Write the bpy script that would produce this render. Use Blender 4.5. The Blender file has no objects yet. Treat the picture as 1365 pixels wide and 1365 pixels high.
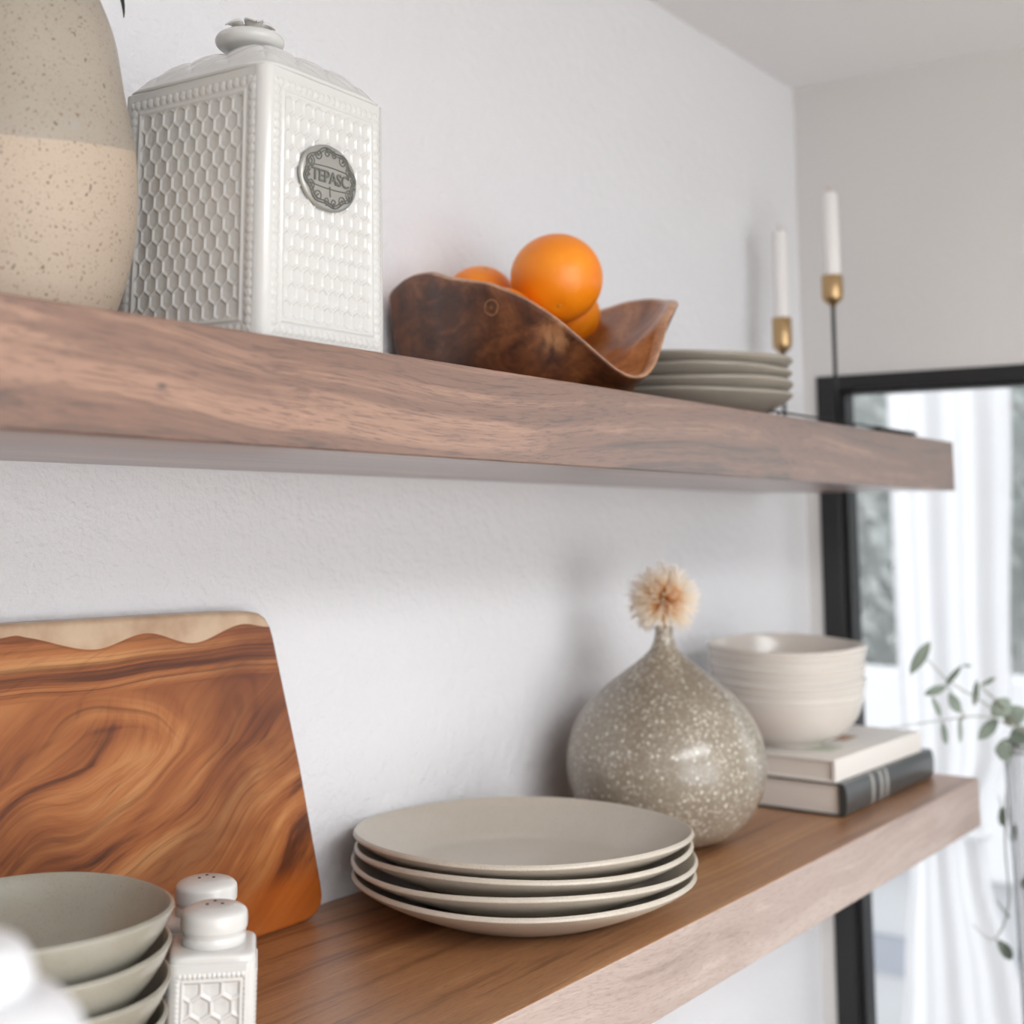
import bpy, bmesh, math, random
from mathutils import Vector, Matrix, noise
C = bpy.context.scene.collection
PI = math.pi
rnd = random.Random(7)

# ------------------------------------------------------------------ helpers
def link(o, parent=None):
    C.objects.link(o)
    if parent is not None:
        o.parent = parent
    return o

def mesh_obj(name, verts, faces, mat, parent=None, smooth=True, loc=(0, 0, 0)):
    me = bpy.data.meshes.new(name)
    me.from_pydata([tuple(v) for v in verts], [], faces)
    me.validate()
    bm = bmesh.new(); bm.from_mesh(me)
    bmesh.ops.recalc_face_normals(bm, faces=bm.faces)
    bm.to_mesh(me); bm.free()
    if smooth:
        me.polygons.foreach_set('use_smooth', [True] * len(me.polygons))
    me.materials.append(mat)
    o = bpy.data.objects.new(name, me)
    o.location = loc
    return link(o, parent)

def bm_obj(name, bm, mat, parent=None, smooth=False, loc=(0, 0, 0)):
    bmesh.ops.recalc_face_normals(bm, faces=bm.faces)
    me = bpy.data.meshes.new(name); bm.to_mesh(me); bm.free()
    if smooth:
        me.polygons.foreach_set('use_smooth', [True] * len(me.polygons))
    me.materials.append(mat)
    o = bpy.data.objects.new(name, me); o.location = loc
    return link(o, parent)

def tag(o, label=None, cat=None, group=None, kind=None):
    if label: o['label'] = label
    if cat: o['category'] = cat
    if group: o['group'] = group
    if kind: o['kind'] = kind
    return o

def thing(name, loc, label, cat, group=None, rz=0.0):
    o = bpy.data.objects.new(name, None)
    o.empty_display_size = 0.02
    o.location = loc; o.rotation_euler = (0, 0, rz)
    link(o)
    return tag(o, label, cat, group)

def add_box(bm, x0, x1, y0, y1, z0, z1, bev=0.0, seg=2):
    r = bmesh.ops.create_cube(bm, size=1.0)
    vs = r['verts']
    for v in vs:
        v.co = Vector(((x0 + x1) / 2 + v.co.x * (x1 - x0), (y0 + y1) / 2 + v.co.y * (y1 - y0), (z0 + z1) / 2 + v.co.z * (z1 - z0)))
    if bev > 0:
        es = list({e for v in vs for e in v.link_edges})
        bmesh.ops.bevel(bm, geom=es, offset=bev, segments=seg, profile=0.5, affect='EDGES')

def box(name, x0, x1, y0, y1, z0, z1, mat, parent=None, bev=0.0, seg=2):
    bm = bmesh.new(); add_box(bm, x0, x1, y0, y1, z0, z1, bev, seg)
    return bm_obj(name, bm, mat, parent)

def smooth_profile(pts, n=8):
    """Catmull-Rom through (r,z) points."""
    out = []
    P = [pts[0]] + list(pts) + [pts[-1]]
    for i in range(1, len(P) - 2):
        p0, p1, p2, p3 = P[i - 1], P[i], P[i + 1], P[i + 2]
        for k in range(n):
            t = k / n
            out.append(tuple(0.5 * ((2 * p1[a]) + (-p0[a] + p2[a]) * t + (2 * p0[a] - 5 * p1[a] + 4 * p2[a] - p3[a]) * t * t + (-p0[a] + 3 * p1[a] - 3 * p2[a] + p3[a]) * t ** 3) for a in (0, 1)))
    out.append(pts[-1])
    return [(max(0.0, r), z) for r, z in out]

def lathe(name, prof, mat, parent=None, seg=96, loc=(0, 0, 0), wob=None, smooth=True):
    """prof: list of (r,z); closed with poles when r==0."""
    verts, faces, rings = [], [], []
    for (r, z) in prof:
        if r < 1e-6:
            rings.append([len(verts)]); verts.append((0, 0, z))
        else:
            base = len(verts)
            for k in range(seg):
                a = 2 * PI * k / seg
                rr, zz = (r, z) if wob is None else wob(a, r, z)
                verts.append((rr * math.cos(a), rr * math.sin(a), zz))
            rings.append(list(range(base, base + seg)))
    for A, B in zip(rings[:-1], rings[1:]):
        if len(A) == 1 and len(B) == 1: continue
        if len(A) == 1:
            for k in range(seg): faces.append((A[0], B[k], B[(k + 1) % seg]))
        elif len(B) == 1:
            for k in range(seg): faces.append((A[k], A[(k + 1) % seg], B[0]))
        else:
            for k in range(seg): faces.append((A[k], A[(k + 1) % seg], B[(k + 1) % seg], B[k]))
    return mesh_obj(name, verts, faces, mat, parent, smooth, loc)

def tube_data(pts, rad, seg=10, verts=None, faces=None, cap=True):
    """sweeps a circle along pts, rad a number or list."""
    verts = [] if verts is None else verts
    faces = [] if faces is None else faces
    pts = [Vector(p) for p in pts]
    n = len(pts)
    rads = rad if isinstance(rad, (list, tuple)) else [rad] * n
    up = Vector((0, 0, 1)); rings = []
    prev = None
    for i, p in enumerate(pts):
        t = (pts[min(i + 1, n - 1)] - pts[max(i - 1, 0)]).normalized()
        if prev is None:
            a = up if abs(t.dot(up)) < 0.9 else Vector((1, 0, 0))
            s = t.cross(a).normalized()
        else:
            s = (prev - t * prev.dot(t)).normalized()
        prev = s
        w = t.cross(s)
        b = len(verts)
        for k in range(seg):
            an = 2 * PI * k / seg
            verts.append(p + (s * math.cos(an) + w * math.sin(an)) * rads[i])
        rings.append(b)
    for A, B in zip(rings[:-1], rings[1:]):
        for k in range(seg):
            faces.append((A + k, A + (k + 1) % seg, B + (k + 1) % seg, B + k))
    if cap:
        faces.append(tuple(rings[0] + k for k in range(seg)))
        faces.append(tuple(rings[-1] + k for k in reversed(range(seg))))
    return verts, faces

def spline(pts, n=6):
    P = [Vector(p) for p in pts]
    P = [P[0]] + P + [P[-1]]
    out = []
    for i in range(1, len(P) - 2):
        p0, p1, p2, p3 = P[i - 1:i + 3]
        for k in range(n):
            t = k / n
            out.append(0.5 * ((2 * p1) + (p2 - p0) * t + (2 * p0 - 5 * p1 + 4 * p2 - p3) * t * t + (3 * p1 - 3 * p2 + p3 - p0) * t ** 3))
    out.append(P[-2])
    return out

def tube(name, pts, rad, mat, parent=None, seg=10, loc=(0, 0, 0)):
    v, f = tube_data(pts, rad, seg)
    return mesh_obj(name, v, f, mat, parent, True, loc)

# ------------------------------------------------------------------ materials
def srgb(r, g, b):
    def f(c):
        c /= 255.0
        return c / 12.92 if c <= 0.04045 else ((c + 0.055) / 1.055) ** 2.4
    return (f(r), f(g), f(b), 1.0)

class M:
    """tiny node builder"""
    def __init__(s, name, rough=0.5, spec=0.5, color=(0.8, 0.8, 0.8, 1), metal=0.0, coat=0.0, coat_rough=0.1):
        s.m = bpy.data.materials.new(name); s.m.use_nodes = True
        s.nt = s.m.node_tree; s.b = s.nt.nodes['Principled BSDF']
        s.b.inputs['Base Color'].default_value = color
        s.b.inputs['Roughness'].default_value = rough
        s.b.inputs['Specular IOR Level'].default_value = spec
        s.b.inputs['Metallic'].default_value = metal
        s.b.inputs['Coat Weight'].default_value = coat
        s.b.inputs['Coat Roughness'].default_value = coat_rough
    def n(s, t, **kw):
        nd = s.nt.nodes.new('ShaderNode' + t)
        for k, v in kw.items():
            if hasattr(nd, k): setattr(nd, k, v)
            else: nd.inputs[k.replace('_', ' ')].default_value = v
        return nd
    def l(s, a, b): s.nt.links.new(a, b)
    def coords(s, scale=(1, 1, 1), rot=(0, 0, 0), loc=(0, 0, 0)):
        tc = s.n('TexCoord'); mp = s.n('Mapping')
        mp.inputs['Scale'].default_value = scale; mp.inputs['Rotation'].default_value = rot; mp.inputs['Location'].default_value = loc
        s.l(tc.outputs['Object'], mp.inputs['Vector'])
        return mp.outputs['Vector']
    def noise(s, vec, scale, detail=4, rough=0.5, dist=0.0):
        nd = s.n('TexNoise'); nd.inputs['Scale'].default_value = scale; nd.inputs['Detail'].default_value = detail
        nd.inputs['Roughness'].default_value = rough; nd.inputs['Distortion'].default_value = dist
        if vec is not None: s.l(vec, nd.inputs['Vector'])
        return nd.outputs['Fac']
    def ramp(s, fac, stops, interp='LINEAR'):
        nd = s.n('ValToRGB'); cr = nd.color_ramp; cr.interpolation = interp
        while len(cr.elements) < len(stops): cr.elements.new(0.5)
        for e, (p, c) in zip(cr.elements, stops):
            e.position = p; e.color = c
        s.l(fac, nd.inputs['Fac'])
        return nd.outputs['Color']
    def mix(s, fac, a, b, mode='MIX'):
        nd = s.n('Mix'); nd.data_type = 'RGBA'; nd.blend_type = mode
        for sock, v in ((nd.inputs[0], fac), (nd.inputs[6], a), (nd.inputs[7], b)):
            if isinstance(v, (int, float)): sock.default_value = v
            elif isinstance(v, tuple): sock.default_value = v
            else: s.l(v, sock)
        return nd.outputs[2]
    def math(s, op, a, b=0.0, c=None, clamp=False):
        nd = s.n('Math'); nd.operation = op; nd.use_clamp = clamp
        for i, v in enumerate((a, b, c)):
            if v is None: continue
            if isinstance(v, (int, float)): nd.inputs[i].default_value = v
            else: s.l(v, nd.inputs[i])
        return nd.outputs[0]
    def bump(s, h, strength=0.3, dist=0.001):
        nd = s.n('Bump'); nd.inputs['Strength'].default_value = strength; nd.inputs['Distance'].default_value = dist
        s.l(h, nd.inputs['Height']); s.l(nd.outputs[0], s.b.inputs['Normal'])
    def color(s, c): s.l(c, s.b.inputs['Base Color'])
    def vor(s, vec, scale, feature='F1', rand=1.0):
        nd = s.n('TexVoronoi'); nd.feature = feature; nd.inputs['Scale'].default_value = scale; nd.inputs['Randomness'].default_value = rand
        s.l(vec, nd.inputs['Vector']); return nd.outputs['Distance']

G1 = (0, 0, 0, 1); W1 = (1, 1, 1, 1)

def mat_plaster(name, col, bump=0.5, mott=0.03):
    m = M(name, rough=0.85, spec=0.25)
    v = m.coords()
    n1 = m.noise(v, 210, 3, 0.55)
    n2 = m.noise(v, 75, 3, 0.5)
    n3 = m.noise(v, 3, 2)
    h = m.math('ADD', m.math('MULTIPLY', n1, 0.5), n2)
    m.bump(h, bump, 0.004)
    c2 = tuple(x * (1 - mott) for x in col[:3]) + (1,)
    m.color(m.mix(n3, col, c2))
    return m.m

def mat_wood(name, dark, mid, light, rough=0.42, spec=0.5, sc=(0.7, 24, 24), loc=(0, 0, 0), pores=0.5, coat=0.0, fig=0.06):
    m = M(name, rough=rough, spec=spec, coat=coat, coat_rough=0.34)
    m.b.inputs['Coat IOR'].default_value = 1.7
    v0 = m.coords()
    warp = m.n('TexNoise'); warp.inputs['Scale'].default_value = 2.0; warp.inputs['Detail'].default_value = 2
    m.l(v0, warp.inputs['Vector'])
    add = m.n('VectorMath'); add.operation = 'MULTIPLY_ADD'
    m.l(warp.outputs['Color'], add.inputs[0]); add.inputs[1].default_value = (0.0, fig, fig); m.l(v0, add.inputs[2])
    def st(k, kx, det, ro, off):
        mp = m.n('Mapping'); mp.inputs['Scale'].default_value = (sc[0] * kx, sc[1] * k, sc[2] * k); mp.inputs['Location'].default_value = tuple(a + off for a in loc)
        m.l(add.outputs[0], mp.inputs['Vector']); return m.noise(mp.outputs[0], 1.0, det, ro, 0.3)
    g1 = st(1.0, 1.0, 3, 0.55, 0.0)          # broad figure
    g3 = st(4.5, 1.8, 3, 0.6, 5.0)           # growth lines
    g2 = st(30.0, 55.0, 3, 0.6, 9.0)         # pores
    tone = m.math('ADD', m.math('MULTIPLY', g1, 0.55), m.math('MULTIPLY', g3, 0.45))
    base = m.ramp(tone, [(0.38, dark), (0.465, mid), (0.53, mid), (0.62, light)])
    fine = m.ramp(g2, [(0.36, (0.50, 0.42, 0.38, 1)), (0.50, (1, 1, 1, 1)), (0.62, (1, 1, 1, 1)), (0.72, (1.3, 1.3, 1.3, 1))])
    col = m.mix(pores, base, fine, 'MULTIPLY')
    m.color(col)
    m.bump(g2, 0.25, 0.0005)
    rr = m.math('MULTIPLY_ADD', g2, 0.2, rough - 0.1)
    m.l(rr, m.b.inputs['Roughness'])
    return m

M_wall = mat_plaster('wall_plaster', srgb(231, 231, 234), 0.8)
M_wall2 = mat_plaster('end_wall_plaster', srgb(222, 220, 218), 0.35)
M_ceil = mat_plaster('ceiling_plaster', srgb(240, 240, 242), 0.3)
M_shelf_up = mat_wood('walnut_upper', srgb(70, 45, 33), srgb(118, 82, 62), srgb(154, 115, 92), rough=0.42, spec=0.6, pores=0.85, coat=1.0, fig=0.08)
# small knot in the front face of the upper shelf
def add_knot(m, x, z, r):
    v = m.coords()
    sep = m.n('SeparateXYZ'); m.l(v, sep.inputs[0])
    dx = m.math('MULTIPLY', m.math('SUBTRACT', sep.outputs[0], x), 0.55); dz = m.math('SUBTRACT', sep.outputs[2], z)
    d = m.math('SQRT', m.math('ADD', m.math('MULTIPLY', dx, dx), m.math('MULTIPLY', dz, dz)))
    k = m.math('SMOOTH_MIN', m.math('DIVIDE', d, r), 1.0, 0.3)
    src = m.b.inputs['Base Color'].links[0].from_socket
    m.color(m.mix(k, srgb(48, 30, 22), src))
add_knot(M_shelf_up, -1.258, 0.3672, 0.0026)
M_shelf_up = M_shelf_up.m
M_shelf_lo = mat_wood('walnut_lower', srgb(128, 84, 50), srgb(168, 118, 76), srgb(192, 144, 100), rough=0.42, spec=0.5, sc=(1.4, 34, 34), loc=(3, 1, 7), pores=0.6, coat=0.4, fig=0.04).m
M_shelf_sheen = mat_wood('walnut_lower_sheen', srgb(160, 140, 130), srgb(180, 160, 150), srgb(194, 176, 166), rough=0.42, spec=0.5, sc=(1.5, 30, 30), loc=(5, 2, 1), pores=0.35, coat=0.5, fig=0.10).m  # paler than the top: grazing sheen painted into the front's colour

def mat_ceramic(name, col, rough=0.3, spec=0.5, speck=None, speck_scale=900, var=0.06, bump=0.0, coat=0.0):
    m = M(name, rough=rough, spec=spec, coat=coat, coat_rough=0.08)
    v = m.coords()
    n = m.noise(v, 14, 4, 0.6)
    c2 = tuple(x * (1 - var * 2) for x in col[:3]) + (1,)
    c = m.mix(n, col, c2)
    if speck:
        n2 = m.noise(v, speck_scale, 2, 0.5)
        c = m.mix(m.ramp(n2, [(0.60, G1), (0.68, W1)]), c, speck)
    m.color(c)
    if bump: m.bump(m.noise(v, 60, 3), bump, 0.001)
    return m.m
WORLD, P_FRONT, P_END, EXPO, P_TOPFILL = 2.1, 33, 10, 0.02, 47
# ------------------------------------------------------------------ the room
XW = 0.1319            # end wall
ZC = 0.9376            # ceiling
ZF = -1.35             # floor
YB = -3.3              # wall opposite the shelves
XL = -4.2
ZU = 0.3981            # top of the upper shelf (right end)

def zup(x):            # the upper shelf rises a hair towards the left
    return ZU - 0.0019 * x

def structure(o): return tag(o, kind='structure')

structure(box('wall_back', XL, XW + 0.12, 0.0, 0.12, ZF, ZC, M_wall))
SK = (-2.3, -0.7, -2.4, -1.5)      # unseen ceiling opening behind the camera, added for more light from above
bm = bmesh.new()
add_box(bm, XL, SK[0], YB, 0.12, ZC, ZC + 0.12); add_box(bm, SK[1], XW + 0.12, YB, 0.12, ZC, ZC + 0.12)
add_box(bm, SK[0], SK[1], YB, SK[2], ZC, ZC + 0.12); add_box(bm, SK[0], SK[1], SK[3], 0.12, ZC, ZC + 0.12)
structure(bm_obj('ceiling', bm, M_ceil))
M_floor = mat_wood('oak_floor', srgb(176, 158, 138), srgb(194, 178, 158), srgb(206, 192, 174), rough=0.5).m
structure(box('floor', XL, XW + 0.12, YB, 0.12, ZF - 0.1, ZF, M_floor))
structure(box('wall_left', XL - 0.12, XL, YB, 0.12, ZF, ZC, M_wall2))

# end wall with the glazed door opening  (Y from -2.35 to -0.02)
WY0, WY1, WZ = -2.35, -0.0215, 0.506
def wall_with_hole(name, axis, pos, thick, a0, a1, h0, h1, z0, z1, mat):
    bm = bmesh.new()
    segs = [(a0, h0, z0, z1), (h1, a1, z0, z1), (h0, h1, h0 if False else 0, 0)]
    def bb(p0, p1, q0, q1):
        if p1 - p0 < 1e-5 or q1 - q0 < 1e-5: return
        if axis == 'x': add_box(bm, pos, pos + thick, p0, p1, q0, q1)
        else: add_box(bm, p0, p1, pos, pos + thick, q0, q1)
    return bm, bb
bm, bb = wall_with_hole('wall_right', 'x', XW, 0.10, YB, 0.0, WY0, WY1, ZF, ZC, M_wall2)
bb(YB, WY0, ZF, ZC); bb(WY1, 0.0, ZF, ZC); bb(WY0, WY1, WZ, ZC)
structure(bm_obj('wall_right', bm, M_wall2))
# wall opposite with two big windows
bm, bb = wall_with_hole('wall_front', 'y', YB - 0.12, 0.12, XL, XW, 0, 0, ZF, ZC, M_wall2)
bb(XL, -3.6, ZF, ZC); bb(-3.6, -0.5, 0.75, ZC); bb(-3.6, -0.5, ZF, -0.75); bb(-0.5, XW + 0.1, ZF, ZC)
structure(bm_obj('wall_front', bm, M_wall2))

M_black = M('black_aluminium', rough=0.38, spec=0.5, color=srgb(30, 30, 32)).m

M_glass = bpy.data.materials.new('window_glass'); M_glass.use_nodes = True
nt = M_glass.node_tree; nt.nodes.clear()
o_ = nt.nodes.new('ShaderNodeOutputMaterial'); t_ = nt.nodes.new('ShaderNodeBsdfTransparent'); g_ = nt.nodes.new('ShaderNodeBsdfGlossy'); x_ = nt.nodes.new('ShaderNodeMixShader'); f_ = nt.nodes.new('ShaderNodeFresnel')
f_.inputs['IOR'].default_value = 1.35; g_.inputs['Roughness'].default_value = 0.0; t_.inputs['Color'].default_value = (0.97, 0.98, 0.98, 1)
nt.links.new(f_.outputs[0], x_.inputs[0]); nt.links.new(t_.outputs[0], x_.inputs[1]); nt.links.new(g_.outputs[0], x_.inputs[2]); nt.links.new(x_.outputs[0], o_.inputs[0])

win = thing('window_1', (XW, 0, 0), None, None); structure(win)
FW = 0.029
def wbox(name, y0, y1, z0, z1, x0=-0.004, x1=0.055, mat=M_black, bev=0.0025):
    return box(name, x0, x1, y0, y1, z0, z1, mat, win, bev)
bm = bmesh.new()
add_box(bm, -0.004, 0.055, WY1 - FW, WY1, ZF, WZ, 0.0025)
add_box(bm, -0.004, 0.055, WY0, WY0 + FW, ZF, WZ, 0.0025)
add_box(bm, -0.004, 0.055, WY0 + FW, WY1 - FW, WZ - 0.021, WZ, 0.0025)
add_box(bm, -0.004, 0.055, WY0 + FW, WY1 - FW, ZF, ZF + 0.05, 0.0025)
add_box(bm, 0.004, 0.05, -1.2, -1.15, ZF + 0.05, WZ - 0.021, 0.0025)
# slim inner sash step
add_box(bm, 0.012, 0.045, WY1 - FW - 0.007, WY1 - FW, ZF + 0.05, WZ - 0.021)
add_box(bm, 0.012, 0.045, WY0 + FW, WY1 - FW - 0.007, WZ - 0.026, WZ - 0.021)
fr = bm_obj('window_frame', bm, M_black, win)
box('pane', 0.026, 0.030, -1.15, WY1 - FW - 0.007, ZF + 0.05, WZ - 0.026, M_glass, win)
box('pane', 0.026, 0.030, WY0 + FW, -1.2, ZF + 0.05, WZ - 0.026, M_glass, win)

win2 = thing('window_2', (-2.05, YB, 0), None, None); structure(win2)
bm = bmesh.new()
for x in (-1.55, -0.52, 0.52, 1.50):
    add_box(bm, x - 0.02, x + 0.02, -0.08, -0.02, -0.75, 0.75)
for z in (-0.73, 0.73):
    add_box(bm, -1.55, 1.55, -0.08, -0.02, z - 0.02, z + 0.02)
bm_obj('window_frame', bm, M_black, win2)

# ------------------------------------------------------------------ outside
M_white_out = M('white_exterior_paint', rough=0.6, color=srgb(222, 222, 224)).m
M_pave = M('pale_paving', rough=0.8, color=srgb(190,188,186)).m
structure(box('ground', XW + 0.1, 9, -6, 6, ZF - 0.25, ZF - 0.15, M_pave))
gw = structure(box('wall_garden', 1.9, 2.05, -3.0, 3.0, -0.59, -0.095, M_white_out, None, 0.008))
M_base = M('grey_render', rough=0.8, color=srgb(196, 197, 200)).m
M_band = M('blue_grey_band', rough=0.7, color=srgb(160, 164, 174)).m
structure(box('trim_1', 1.97, 2.05, -3.0, 3.0, ZF - 0.15, -0.59, M_base))
structure(box('trim_2', 1.955, 1.97, -3.0, 3.0, -0.87, -0.78, M_band))

# hedge beyond the garden wall : thousands of small leaves nobody could count
M_hl = M('hedge_leaf_hazed', rough=0.6, spec=0.3)
c_ = M_hl.ramp(M_hl.noise(M_hl.coords(), 1.6, 4, 0.6), [(0.35, srgb(160, 166, 162)), (0.5, srgb(188, 192, 190)), (0.66, srgb(216, 216, 215))])  # haze of the glass is mixed into this pale leaf colour
M_hl.color(c_); M_hl = M_hl.m
v, f = [], []
for i in range(9000):
    y = rnd.uniform(-2.2, 3.4); z = rnd.uniform(-0.6, 1.9)
    x = 3.5 + 0.35 * noise.noise(Vector((y * 1.7, z * 1.7, 0))) + rnd.uniform(-0.12, 0.12)
    c = Vector((x, y, z)); n = Vector((rnd.gauss(0, 1), rnd.gauss(0, 1), rnd.gauss(0, 1))).normalized()
    a = n.orthogonal().normalized(); b = n.cross(a); s = rnd.uniform(0.03, 0.065)
    k = len(v)
    v += [c - a * s, c - b * s * 0.45 + n * 0.004, c + a * s, c + b * s * 0.45 + n * 0.004]
    f.append((k, k + 1, k + 2, k + 3))
hedge = mesh_obj('hedge', v, f, M_hl, None, False)
bm = bmesh.new(); add_box(bm, 3.75, 4.1, -2.3, 3.6, ZF - 0.15, 1.9, 0.1, 3)
tag(hedge, 'leafy hedge, grey-green paled by painted haze, beyond the white garden wall outside', 'hedge', kind='stuff')
hb = bm_obj('hedge_core', bm, M_hl, hedge)

# white outdoor drape gathered by a tie
M_drape = M('drape_cloth', rough=0.8, spec=0.2, color=srgb(222, 221, 223)).m
dr = thing('outdoor_drape', (1.1, 0.13, ZF), 'white cloth drape gathered by a tie, hanging outside behind the glass door', 'curtain')
keys = [(1.3, 0.2311, -0.03), (0.57, 0.2311, -0.025), (-0.016, 0.2294, 0.003), (-0.14, 0.226, 0.0207), (-0.286, 0.221, 0.0716), (-0.36, 0.2178, 0.066), (-0.604, 0.240, 0.0125), (-0.70, 0.2496, -0.01), (-1.35, 0.28, -0.10)]
def drape_edges(z):
    for (z0, a0, b0), (z1, a1, b1) in zip(keys[:-1], keys[1:]):
        if z1 <= z <= z0:
            t = (z0 - z) / (z0 - z1); t = t * t * (3 - 2 * t)
            return a0 + (a1 - a0) * t, b0 + (b1 - b0) * t
    return keys[-1][1:]
v, f = [], []
NU, NV = 121, 110
for j in range(NV):
    z = 1.3 - 2.64 * j / (NV - 1)
    ya, yb = drape_edges(z)
    for i in range(NU):
        u = i / (NU - 1)
        amp = 0.0045
        fold = math.sin(u * 2 * PI * 5 + 0.6 * math.sin(z * 2)) * amp + math.sin(u * 2 * PI * 2.3 + 1) * 0.008
        v.append((fold, ya + (yb - ya) * u - 0.13, z - ZF))
for j in range(NV - 1):
    for i in range(NU - 1):
        a = j * NU + i; f.append((a, a + 1, a + NU + 1, a + NU))
cl = mesh_obj('cloth', v, f, M_drape, dr)
sm = cl.modifiers.new('thick', 'SOLIDIFY'); sm.thickness = 0.004
ring = [(0.03 * math.cos(a), 0.0145 + 0.08 * math.sin(a), -0.30 - ZF + 0.005 * math.sin(a)) for a in [2 * PI * k / 40 for k in range(41)]]
tube('tie_band', ring, 0.008, M_drape, dr, 8)
structure(box('trim_3', 0.95, 1.25, -3.0, 3.0, 1.3, 1.42, M_white_out))

# ------------------------------------------------------------------ shelves
def shelf(name, x0, x1, fy0, fy1, z0, z1, mat, label, lift=0.0, front=None):
    bm = bmesh.new(); add_box(bm, x0, x1, -1, 0, z0, z1)
    for vv in bm.verts:
        t = (vv.co.x - x0) / (x1 - x0)
        if vv.co.y < -0.5: vv.co.y = fy0 + (fy1 - fy0) * t
        vv.co.z += -lift * vv.co.x
    es = [e for e in bm.edges]
    bmesh.ops.bevel(bm, geom=es, offset=0.0012, segments=2, profile=0.5, affect='EDGES')
    o = bm_obj(name, bm, mat)
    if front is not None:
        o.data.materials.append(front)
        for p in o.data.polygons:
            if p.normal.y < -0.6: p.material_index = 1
    return tag(o, label, 'shelf')
shelf('wall_shelf', -2.3, -0.0217, -0.2774, -0.2603, ZU - 0.0592, ZU, M_shelf_up, 'thick walnut floating shelf, the upper one, holding the white canister and wooden bowl', 0.0019)
shelf('wall_shelf', -2.3, 0.0, -0.2647, -0.2647, -0.0548, 0.0, M_shelf_lo, 'thick walnut floating shelf, the lower one, holding the plate stack, vase and books', front=M_shelf_sheen)

# counter below the frame that carries the tall vases
M_cab = M('cabinet_paint', rough=0.5, color=srgb(225, 224, 222)).m
M_top = M('counter_stone', rough=0.25, color=srgb(222, 220, 217)).m
cb = thing('base_cabinet', (-1.4, -0.3, ZF), 'white base cabinet run standing under the shelves below the frame', 'cabinet')
box('body', -1.2, 1.48, -0.28, 0.29, 0.08, 0.89, M_cab, cb, 0.002)
for k in range(5):
    d = box('door', -1.19 + k * 0.534, -1.19 + k * 0.534 + 0.526, -0.30, -0.28, 0.09, 0.88, M_cab, cb, 0.002)
    h = tube('handle', [(-1.15 + k * 0.534, -0.325, 0.6), (-1.15 + k * 0.534, -0.325, 0.75)], 0.005, M_black, d, 8)
wt = tag(box('worktop', -2.62, 0.09, -0.62, 0.0, -0.46, -0.42, M_top, None, 0.003), 'pale stone worktop on the base cabinets below the lower shelf', 'worktop')

# ------------------------------------------------------------------ large speckled jar (upper shelf, left)
mj = M('jar_stoneware', rough=0.55, spec=0.4)
v_ = mj.coords(); sep = mj.n('SeparateXYZ'); mj.l(v_, sep.inputs[0])
frd = mj.math('MAXIMUM', mj.math('ADD', mj.math('MULTIPLY', sep.outputs[0], -0.55 / 0.07), mj.math('MULTIPLY', sep.outputs[1], -0.83 / 0.07)), 0.0)
wob = mj.math('MULTIPLY_ADD', frd, 0.0155, mj.math('MULTIPLY_ADD', mj.noise(v_, 25, 2), 0.0025, 0.0045))   # the glaze was dipped at a slant
zz = mj.math('ADD', sep.outputs[2], wob)
is_top = mj.math('GREATER_THAN', zz, 0.1176)
nb = mj.noise(v_, 9, 4, 0.6)
top_c = mj.mix(nb, srgb(172, 162, 149), srgb(148, 139, 126))
bot_c = mj.mix(nb, srgb(194, 177, 158), srgb(176, 159, 142))
col = mj.mix(is_top, bot_c, top_c)
s1 = mj.ramp(mj.noise(v_, 620, 1, 0.4), [(0.67, G1), (0.72, W1)])
s2 = mj.ramp(mj.noise(v_, 380, 1, 0.4), [(0.69, G1), (0.73, W1)])
s3 = mj.ramp(mj.noise(v_, 900, 2, 0.5), [(0.58, G1), (0.66, W1)])
col = mj.mix(mj.math('MULTIPLY', s3, 0.3), col, srgb(150, 120, 88))
col = mj.mix(mj.math('MULTIPLY', s1, 0.75), col, srgb(122, 92, 62))
col = mj.mix(mj.math('MULTIPLY', s2, 0.8), col, srgb(98, 84, 70))
b3 = mj.ramp(mj.noise(v_, 38, 3, 0.6), [(0.66, G1), (0.74, W1)])
col = mj.mix(mj.math('MULTIPLY', b3, 0.4), col, srgb(160, 158, 154))
mj.color(col)
mj.l(mj.math('MULTIPLY_ADD', is_top, -0.2, 0.62), mj.b.inputs['Roughness'])
mj.bump(mj.noise(v_, 300, 3), 0.15, 0.0006)
jar = thing('stoneware_jar', (-1.2592, -0.13, zup(-1.2592)), 'large speckled stoneware jar with grey glazed top and bare beige bottom', 'jar')
prof = [(0, 0), (0.052, 0), (0.058, 0.003), (0.0655, 0.022), (0.0708, 0.045), (0.0728, 0.0662), (0.0722, 0.0961), (0.0698, 0.1145)]
pr = smooth_profile(prof[1:], 6)
pr2 = smooth_profile([(0.0690, 0.1185), (0.0628, 0.1438), (0.0563, 0.1747), (0.046, 0.20), (0.034, 0.222), (0.026, 0.232), (0.024, 0.242), (0.025, 0.256), (0.0275, 0.259), (0.023, 0.258), (0.021, 0.24), (0.03, 0.21), (0.05, 0.17), (0.062, 0.10), (0.055, 0.02), (0.0, 0.012)], 6)
lathe('body', [(0, 0)] + pr + [(0.0695, 0.1172)] + pr2, mj.m, jar, 128)
M_leafd = M('dark_leaf', rough=0.5, color=srgb(52, 58, 50)).m

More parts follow.
